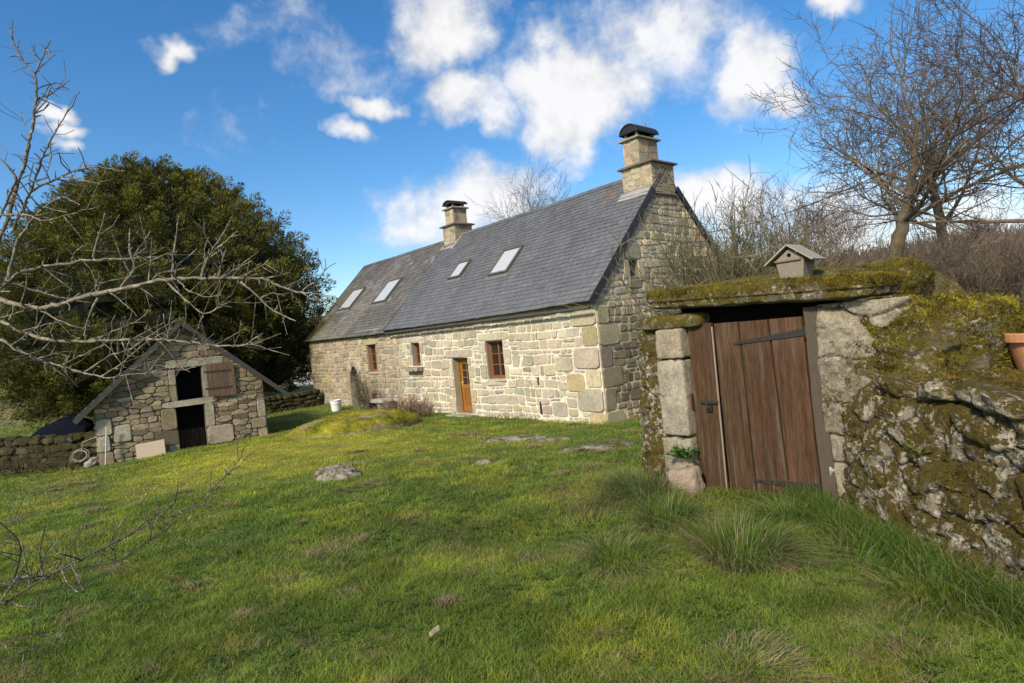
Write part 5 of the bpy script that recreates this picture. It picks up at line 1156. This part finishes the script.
# ------------------------------------------------------------------ grass
mb = MB()
def in_quad(x, y, o, a, b, la, lb, m=0):
    dx, dy = x-o[0], y-o[1]; u, v_ = dx*a[0]+dy*a[1], dx*b[0]+dy*b[1]; return (u > -m) & (u < la+m) & (v_ > -m) & (v_ < lb+m)
def scatter(n, dmin, dmax, power, hscale, wbase, seed):
    rs = np.random.default_rng(seed); d = (dmin**power+(dmax**power-dmin**power)*rs.random(n))**(1/power); a = rs.uniform(-.94, .94, n) if seed < 5 else rs.uniform(.9, 1.7, n)*rs.choice([-1, 1], n); x = a*d*1.0; y = d
    sdv = bank_sd(x, y); ok = ~in_quad(x, y, HC, t, g, HL, HW, .02) & ~in_quad(x, y, SA, sd, -sn, SWD, SDP, .02) & ((sdv < -.02) | ((sdv > .55) & (y > 9)))
    for c, r in ROCKS: ok &= ~((np.hypot((x-c[0])/1.0, y-c[1]) < r*.62) & (rs.random(n) < .93))
    u = (x-CP[0])*cd[0]+(y-CP[1])*cd[1]; w = (x-CP[0])*cn[0]+(y-CP[1])*cn[1]; ok &= ~((u > -.75) & (u < 1.9) & (w < .05) & (w > -2.2))
    x, y, sdv, u, w = x[ok], y[ok], sdv[ok], u[ok], w[ok]; n = len(x); dist = np.hypot(x, y); z = ground_z(x, y)
    patch = fbm2(x, y, 1.7, 3, 41); tuft = fbm2(x, y, 6.5, 2, 42); dry = sstep(.56, .68, fbm2(x, y, .9, 4, 25)); dry2 = sstep(.58, .66, fbm2(x, y, 3.1, 3, 44))
    edge = np.exp(-np.abs(np.minimum(sdv, 0))/.38)*(y < 7.5)*(x > .5); lush = np.clip(edge, 0, 1)
    tallw = np.exp(-(((x-1.05)/.38)**2+((y-6.0)/.7)**2))*.9+np.exp(-(((x-1.5)/.5)**2+((y-4.5)/.45)**2))*.75*sstep(.3, .6, fbm2(x, y, 3.7, 2, 47))
    hsc = .30+1.15*patch*(.35+1.3*tuft)
    h = hscale*hsc*rs.uniform(.6, 1.4, n)*(1+1.9*lush*(rs.random(n) < .8)+2.6*tallw)
    # trodden, mossy sward in front of the house stays short
    yb = np.exp(-(((x+4.9)/3.4)**2+((y-13.6)/3.4)**2)); h *= (1-.5*yb)
    hd = HC[:2]; dw = (x-hd[0])*g[0]+(y-hd[1])*g[1]; al = (x-hd[0])*t[0]+(y-hd[1])*t[1]; nearwall = np.exp(-np.abs(dw)/.25)*(al > -1)*(al < 17.5)*(dw < .1); h *= 1+1.6*nearwall
    tone = (.72+.55*sstep(.25, .75, fbm2(x, y, 3.3, 3, 45))*(.6+.8*tuft))[:, None]*1.45; c = ground_color(x, y)*tone*rs.uniform(.62, 1.42, (n, 1))*(1+rs.normal(0, .06, (n, 3)))
    cl = V(.075, .14, .016); c = c*(1-lush[:, None]*.55)+cl*lush[:, None]*.55*rs.uniform(.6, 1.4, (n, 1)); c = c*(1-tallw[:, None]*.35)+V(.065, .105, .024)*tallw[:, None]*.35
    st = (rs.random(n) < .08+.34*dry+.34*dry2*(1-lush)); c[st] = V(.34, .275, .14)*rs.uniform(.5, 1.25, (st.sum(), 1)); h[st] *= .9
    lean = rs.normal(0, 1, (n, 3))*V(1, 1, .1)*h[:, None]*.62; lean[:, 0] += .06*h; lean[:, 2] -= .25*np.hypot(lean[:, 0], lean[:, 1]); fl = st & (rs.random(n) < .7); lean[fl] *= 2.2
    N_ = np.tile(Z, (n, 1)); blades(mb, np.stack([x, y, z-.006], -1), N_, h, np.maximum(wbase, .00042*dist), lean, c, 1.3, rs=rs)
scatter(230000, 2.1, 4.6, 1.3, .058, .0017, 1); scatter(230000, 4.3, 9, 1.4, .062, .0020, 2); scatter(170000, 8.5, 17, 1.5, .06, .003, 3); scatter(60000, 16, 32, 1.5, .08, .006, 4); scatter(60000, 1.2, 14, 1.3, .06, .004, 6)
n = 60000; y = rng.uniform(.2, 2.3, n); x = rng.uniform(-2.6, 2.6, n); z = ground_z(x, y); ok = bank_sd(x, y) < -.1; x, y, z = x[ok], y[ok], z[ok]; n = len(x)
blades(mb, np.stack([x, y, z-.006], -1), np.tile(Z, (n, 1)), rng.uniform(.02, .07, n), np.full(n, .0022), rng.normal(0, .025, (n, 3))*V(1, 1, .2), ground_color(x, y)*rng.uniform(.7, 1.6, (n, 1)))
n = 26000; y = rng.uniform(.5, 9, n); x = rng.uniform(4.0, 12, n); ok = bank_sd(x, y) > .9; x, y = x[ok], y[ok]; z = ground_z(x, y); n = len(x); c = np.where(rng.random((n, 1)) < .5, V(.26, .20, .10), V(.09, .11, .025))*rng.uniform(.6, 1.3, (n, 1))
blades(mb, np.stack([x, y, z-.006], -1), np.tile(Z, (n, 1)), rng.uniform(.03, .12, n), np.full(n, .004), rng.normal(0, .05, (n, 3))*V(1, 1, .2), c)
n = 16000; y = rng.uniform(2.2, 5.3, n); x = np.interp(-y, -wl_y, wl_x)-.13-np.abs(rng.normal(0, .16, n)); k = rng.random(n) < .4; u_ = rng.uniform(-.75, 1.35, n); w_ = .03+np.abs(rng.normal(0, .10, n)); x = np.where(k, CP[0]+cd[0]*u_+cn[0]*w_, x); y = np.where(k, CP[1]+cd[1]*u_+cn[1]*w_, y); z = ground_z(x, y)
c = V(.085, .15, .018)*rng.uniform(.5, 1.4, (n, 1)); st = rng.random(n) < .14; c[st] = V(.32, .26, .13)*rng.uniform(.6, 1.1, (st.sum(), 1)); h = rng.uniform(.05, .24, n)*np.where(k, .42, 1); lean = rng.normal(0, 1, (n, 3))*V(1, 1, .1)*h[:, None]*.45; lean[:, 0] -= .12*h
blades(mb, np.stack([x, y, z-.01], -1), np.tile(Z, (n, 1)), h, np.full(n, .0024), lean, c)
# bleached dead grass lying in small patches
for k in range(95):
    y0 = 2.5+rng.random()**1.3*11; x0 = rng.uniform(-.85, .8)*y0
    if bank_sd(np.array([x0]), np.array([y0]))[0] > -.3: continue
    n = int(rng.uniform(60, 260)); r_ = rng.uniform(.05, .24); a = rng.uniform(0, 6.28, n); q = np.abs(rng.normal(0, .55, n))*r_; x = x0+np.cos(a)*q*1.5; y = y0+np.sin(a)*q; z = ground_z(x, y)
    h = rng.uniform(.02, .075, n); la = rng.uniform(0, 6.28)+rng.normal(0, .9, n); lean = np.stack([np.cos(la), np.sin(la), np.full(n, -.12)], -1)*(h*rng.uniform(.5, 1.8, n))[:, None]
    c = V(.36, .285, .155)*rng.uniform(.5, 1.25, (n, 1)); blades(mb, np.stack([x, y, z+.012], -1), np.tile(Z, (n, 1)), h, np.maximum(.0018, .0005*np.full(n, y0)), lean, c)
# broad leaved weeds in the sward
n = 9000; d = 2.2+rng.random(n)**.8*6; a = rng.uniform(-.9, .9, n); x = a*d; y = d; ok = (bank_sd(x, y) < -.15) & (fbm2(x, y, 1.3, 3, 61) > .5); x, y = x[ok], y[ok]; z = ground_z(x, y)
for k in range(len(x)):
    m_ = rng.integers(3, 6); a0 = rng.uniform(0, 6.28); s_ = rng.uniform(.010, .030); c0 = V(.075, .13, .022)*rng.uniform(.7, 1.4)
    for j in range(m_):
        q = a0+j*6.28/m_; dv = V(math.cos(q), math.sin(q), .35); sv = V(-math.sin(q), math.cos(q), 0); b = V(x[k], y[k], z[k]+.02); mb.add([b, b+dv*s_+sv*s_*.45, b+dv*s_*1.9-Z*s_*.2, b+dv*s_-sv*s_*.45], [(0, 1, 2, 3)], c0)
tag(mb.build('grass', m_grass), 'rough green lawn grass with straw coloured patches', 'grass', None, 'stuff')
# tussocks
def tussock(px, py, h, r, n, seed, label, dryf, cols=(.115, .19, .03)):
    rs = np.random.default_rng(seed); c = onz(px, py, .6)
    for _ in range(4): c = onz(px, py, gz(c[0], c[1]))
    c[2] = gz(c[0], c[1]); a = rs.uniform(0, 6.28, n); rr = r*.62*np.sqrt(rs.random(n))*(.7+.6*vnoise(np.stack([np.cos(a)*1.5+seed, np.sin(a)*1.5, a*0], -1))); P = c+np.stack([np.cos(a)*rr, np.sin(a)*rr, np.zeros(n)], -1); P[:, 2] = ground_z(P[:, 0], P[:, 1])-.01
    L_ = h*rs.uniform(.5, 1.15, n); out = np.stack([np.cos(a+rs.normal(0, .5, n)), np.sin(a+rs.normal(0, .5, n)), np.zeros(n)], -1); sp = rs.uniform(.25, 1.15, n)*(.35+rr/(r*.45))
    q = np.linspace(0, 1, 6); T_ = P[:, None]+out[:, None]*(sp*L_)[:, None, None]*(q**1.7)[None, :, None]+Z*(L_[:, None, None]*(q-.55*sp[:, None].clip(0, 1)*q**2.6)[..., None])
    bend = V(rs.normal(0, .25), rs.normal(0, .25), 0)*h; T_ = T_ + bend*(q**2)[None, :, None]; side = nrm(np.cross(out, Z))*rs.uniform(.0018, .0036, n)[:, None]; w = (1-q**2*.9); v = np.stack([T_-side[:, None]*w[None, :, None], T_+side[:, None]*w[None, :, None]], 2).reshape(-1, 3)
    b = (np.arange(n)*12)[:, None]+(np.arange(5)*2)[None]; f = np.stack([b, b+1, b+3, b+2], -1).reshape(-1, 4)
    dry = rs.random(n) < dryf+.45*(sp > .9); col = np.where(dry[:, None], V(.33, .27, .15), np.array(cols))*rs.uniform(.6, 1.35, (n, 1)); cc = np.repeat(col, 12, 0).reshape(n, 6, 2, 3)*np.linspace(.7, 1.2, 6)[None, :, None, None]
    m = MB(); m.add(v, f, cc.reshape(-1, 3)); tag(m.build('grass_tussock', m_grass, loc=c), label, 'grass tussock', 'tall grass tussocks by the cellar')
tussock(742, 562, .34, .46, 1000, 1, 'large arching tussock with straw coloured tips below the door', .24)
tussock(668, 528, .36, .36, 700, 2, 'tall green tussock at the left foot of the cellar', .10)
tussock(640, 500, .40, .40, 700, 3, 'bluish green tussock left of the cellar corner', .06, (.10, .15, .04))
tussock(785, 522, .24, .30, 600, 4, 'low tussock right under the plank door', .06)
tussock(870, 560, .22, .40, 450, 5, 'lush low tussock at the base of the mossy wall', .08, (.085, .16, .02))
tussock(940, 600, .22, .44, 450, 6, 'lush tussock nearest the right corner', .08, (.09, .165, .02))
tussock(755, 672, .10, .40, 900, 7, 'flattened straw coloured tuft at the bottom edge', .85)
tussock(620, 560, .22, .4, 600, 8, 'mixed tussock in open lawn left of the arching one', .15)

# leafy plants
def leafy(base, nl, ls, rad, hgt, seed, label, name='leafy_plant', col=(.085, .19, .03)):
    rs = np.random.default_rng(seed); m = MB()
    for k in range(nl):
        a = rs.uniform(0, 6.28); el = rs.uniform(.1, 1.2); c = base+V(math.cos(a)*rad*rs.random(), math.sin(a)*rad*rs.random(), hgt*rs.random())
        d = nrm(V(math.cos(a)*math.cos(el), math.sin(a)*math.cos(el), math.sin(el))); s = nrm(np.cross(d, Z+rs.normal(0, .2, 3))); L_ = ls*rs.uniform(.6, 1.2); n_ = np.cross(s, d)
        v = [c, c+d*L_*.35+s*L_*.3, c+d*L_*.75+s*L_*.26, c+d*L_-n_*L_*.12, c+d*L_*.75-s*L_*.26, c+d*L_*.35-s*L_*.3, c+d*L_*.5+n_*L_*.06]
        m.add(v, [(0, 1, 6), (1, 2, 6), (2, 3, 6), (3, 4, 6), (4, 5, 6), (5, 0, 6)], np.array(col)*rs.uniform(.6, 1.5)); m.tubes(np.array([base, c]), np.array([.003, .002]), 3, (.06, .08, .02))
    return tag(m.build(name, m_leaf, loc=base), label, 'plant')
leafy(cmap(-.06, .95, .12), 110, .065, .12, .09, 1, 'small bright green leafy plant growing from the doorway jamb')
leafy(V(2.62, 3.95, 1.28), 26, .06, .10, .03, 2, 'small fern like plant growing from the mossy wall face', 'leafy_plant', (.10, .12, .02))
for k, (px, py, lab) in enumerate(((22, 458, 'brown bramble tangle at the far left before the dark wall'), (62, 452, 'smaller bramble tangle on the left wall below the tarpaulin'))):
    b = at(px, py, 15.3); shrub('bramble', b, .75-.2*k, 1.5, 45, 320+k, lab, 'brambles along the left wall', (.10, .075, .05), (.13, .10, .05), lv=2)
# garden shrubs against the house
b = HC+t*10.5-g*.75; shrub('bare_shrub', b, 1.25, .5, 24, 301, 'leafless grey brown shrub beside the arched doorway', None, (.20, .165, .115), (.24, .20, .14))
b = HC+t*7.25-g*1.15; shrub('dry_shrub', b, .62, 1.5, 70, 302, 'low dry pinkish brown shrub left of the front door', None, (.20, .14, .10), (.30, .21, .155), dens=1.3)
b = HC+t*8.6-g*2.0; shrub('dry_shrub', b, .38, 1.0, 40, 303, 'small dry twiggy plant beside the yellow mossy rock', None, (.16, .12, .085), (.22, .165, .11))
for k, (px, py, lab, s) in enumerate(((435, 637, 'cream fallen leaf on the near lawn', .06), (424, 642, 'brown fallen leaf beside the cream one', .03), (190, 520, 'pale fallen leaf on the left lawn', .04))):
    c = onz(px, py, .6)
    for _ in range(4): c = onz(px, py, gz(c[0], c[1])+.05)
    m = MB(); n_ = 7; q = np.linspace(-1, 1, n_)
    for sg in (-1, 1): pass
    vs = [c+V(s*u*.5+s*w_*.25*(1-u*u)*.6, s*w_*.3*(1-u*u), .02+s*(abs(w_)*.5+.3*u)) for u in q for w_ in (-1, 0, 1)]; m.add(vs, [(i*3+j, i*3+j+1, i*3+j+4, i*3+j+3) for i in range(n_-1) for j in range(2)], (.60, .52, .36) if k != 1 else (.28, .18, .08))
    tag(m.build('fallen_leaf', m_leaf, loc=c), lab, 'leaf', 'fallen leaves on the lawn')

# ------------------------------------------------------------------ daylight
SAZ = nrm(-g*math.cos(math.radians(19))-t*math.sin(math.radians(19))); SEL = math.radians(36)
sdir = V(SAZ[0]*math.cos(SEL), SAZ[1]*math.cos(SEL), math.sin(SEL))
su = bpy.data.lights.new('sun', 'SUN'); su.energy = 5.0; su.angle = math.radians(6.0); su.color = (1, .90, .72); so = bpy.data.objects.new('sun', su); COL.objects.link(so)
from mathutils import Vector
so.rotation_euler = Vector(sdir).to_track_quat('Z', 'Y').to_euler(); so.location = (-20, -20, 30)
w = bpy.data.worlds.new('World'); sc.world = w; w.use_nodes = True; nt = w.node_tree; N = nt.nodes; L = nt.links; N.clear()
out = N.new('ShaderNodeOutputWorld'); bg = N.new('ShaderNodeBackground'); sky = N.new('ShaderNodeTexSky'); sky.sky_type = 'NISHITA'; sky.sun_disc = False
sky.sun_elevation = SEL; sky.sun_rotation = math.atan2(sdir[0], sdir[1]); sky.altitude = 400; sky.air_density = 1.0; sky.dust_density = 1.2; sky.ozone_density = 2.0
bg.inputs[1].default_value = .15; L.new(bg.outputs[0], out.inputs[0])
tc = N.new('ShaderNodeTexCoord'); D0 = tc.outputs['Generated']
def vm(op, a, b=None, sc_=None):
    n = N.new('ShaderNodeVectorMath'); n.operation = op
    for k, q in enumerate((a, b)):
        if q is None: continue
        if isinstance(q, (tuple, list, np.ndarray)): n.inputs[k].default_value = tuple(float(z) for z in q)
        else: L.new(q, n.inputs[k])
    if sc_ is not None:
        if isinstance(sc_, (int, float)): n.inputs['Scale'].default_value = sc_
        else: L.new(sc_, n.inputs['Scale'])
    return n
def mth(op, a, b=None, c=None, clampv=False):
    n = N.new('ShaderNodeMath'); n.operation = op; n.use_clamp = clampv
    for k, q in enumerate((a, b, c)):
        if q is None: continue
        if isinstance(q, (int, float)): n.inputs[k].default_value = q
        else: L.new(q, n.inputs[k])
    return n.outputs[0]
def nz(scale, det, ro, vec):
    n = N.new('ShaderNodeTexNoise'); n.inputs['Scale'].default_value = scale; n.inputs['Detail'].default_value = det; n.inputs['Roughness'].default_value = ro; L.new(vec, n.inputs['Vector']); return n
wn = nz(7, 4, .6, D0); wv = vm('SUBTRACT', wn.outputs['Color'], (.5, .5, .5)); wv = vm('SCALE', wv.outputs[0], None, .13); D = vm('ADD', D0, wv.outputs[0]).outputs[0]
CL = [(170, 44, 30, 11, 0, .9), (445, 22, 62, 50, 15, .95), (572, 98, 66, 66, -15, 1.35), (468, 104, 62, 24, 5, .95), (650, 38, 105, 52, 5, .72), (748, 66, 46, 44, 35, 1.15), (785, 92, 30, 18, 40, .8), (365, 98, 30, 18, 0, .95), (350, 136, 26, 18, 20, .85),
      (470, 208, 88, 44, -8, 1.0), (425, 225, 40, 45, 0, .7), (715, 200, 70, 34, 5, 1.15), (838, 6, 28, 16, 0, .9), (47, 104, 20, 12, 0, .85), (62, 122, 22, 11, 0, .8), (62, 142, 14, 11, 0, .75), (320, 50, 75, 34, 25, .27), (240, 30, 60, 22, 0, .2), (235, 122, 40, 26, 0, .20), (860, 235, 170, 60, 0, .75), (1010, 250, 90, 60, 0, .7)]
dens = None
for (px, py, rx, ry, rot, wgt) in CL:
    c = nrm(at(px, py, 1)-CAM); fx = nrm(at(px+1, py, 1)-at(px-1, py, 1)); fx = nrm(fx-c*(fx@c)); fy = np.cross(fx, c); k = 1/np.linalg.norm(at(px, py, 1)-CAM); a = math.radians(rot)
    e1 = (fx*math.cos(a)-fy*math.sin(a))/(rx/FPX*k*1.25); e2 = (fx*math.sin(a)+fy*math.cos(a))/(ry/FPX*k*1.25)
    u_ = vm('DOT_PRODUCT', D, e1).outputs['Value']; v_ = vm('DOT_PRODUCT', D, e2).outputs['Value']; f_ = mth('GREATER_THAN', vm('DOT_PRODUCT', D, c).outputs['Value'], 0)
    q = mth('ADD', mth('MULTIPLY', u_, u_), mth('MULTIPLY', v_, v_)); q = mth('MULTIPLY', mth('SUBTRACT', 1, mth('POWER', q, .6)), wgt); q = mth('MULTIPLY', mth('MAXIMUM', q, 0), f_)
    dens = q if dens is None else mth('MAXIMUM', dens, q)
cn_ = nz(16, 9, .62, D0).outputs['Fac']
dn = mth('MULTIPLY_ADD', mth('SUBTRACT', cn_, .5), 1.25, dens); dn = mth('MULTIPLY', dn, mth('GREATER_THAN', dens, .001))
mr = N.new('ShaderNodeMapRange'); mr.interpolation_type = 'SMOOTHSTEP'; L.new(dn, mr.inputs[0]); mr.inputs[1].default_value = .0; mr.inputs[2].default_value = .80; cov = mr.outputs[0]
# general broken cloud elsewhere (behind the viewer) so that the light is soft
sxyz = N.new('ShaderNodeSeparateXYZ'); L.new(D0, sxyz.inputs[0])
bm2 = N.new('ShaderNodeMapRange'); L.new(nz(2.2, 6, .6, D0).outputs['Fac'], bm2.inputs[0]); bm2.inputs[1].default_value = .47; bm2.inputs[2].default_value = .66
back = mth('LESS_THAN', sxyz.outputs[1], -.05); cov = mth('MAXIMUM', cov, mth('MULTIPLY', bm2.outputs[0], back))
hs = N.new('ShaderNodeHueSaturation'); hs.inputs['Saturation'].default_value = 1.34; hs.inputs['Value'].default_value = 1.2; L.new(sky.outputs[0], hs.inputs['Color'])
Dof = vm('ADD', D0, (float(sdir[0])*.02-.008, float(sdir[1])*.0, .035)).outputs[0]
cn2 = nz(16, 9, .62, Dof).outputs['Fac']; lo1 = nz(6, 5, .6, D0).outputs['Fac']; lo2 = nz(6, 5, .6, vm('ADD', D0, (-.03, 0, .075)).outputs[0]).outputs['Fac']
shd = mth('ADD', mth('MULTIPLY', mth('SUBTRACT', cn_, cn2), .8), mth('MULTIPLY', mth('SUBTRACT', lo1, lo2), 1.3))
lit_ = mth('ADD', mth('MULTIPLY_ADD', dn, .55, .45), shd, None, True)
cr_ = N.new('ShaderNodeMapRange'); L.new(lit_, cr_.inputs[0]); cr_.inputs[1].default_value = .1; cr_.inputs[2].default_value = .95; cr_.inputs[3].default_value = 4.3; cr_.inputs[4].default_value = 6.8
cc2 = vm('SCALE', (1.0, .985, .975), None, cr_.outputs[0])
mx = N.new('ShaderNodeMix'); mx.data_type = 'RGBA'; L.new(mth('MULTIPLY', cov, .93), mx.inputs[0]); L.new(hs.outputs[0], mx.inputs[6]); L.new(cc2.outputs[0], mx.inputs[7]); L.new(mx.outputs[2], bg.inputs[0])
sc.view_settings.view_transform = 'Standard'; sc.view_settings.look = 'None'; sc.view_settings.exposure = 0; sc.view_settings.gamma = 1
sc.cycles.max_bounces = 6; sc.cycles.diffuse_bounces = 3; sc.cycles.glossy_bounces = 2; sc.cycles.transmission_bounces = 3; sc.cycles.use_denoising = True
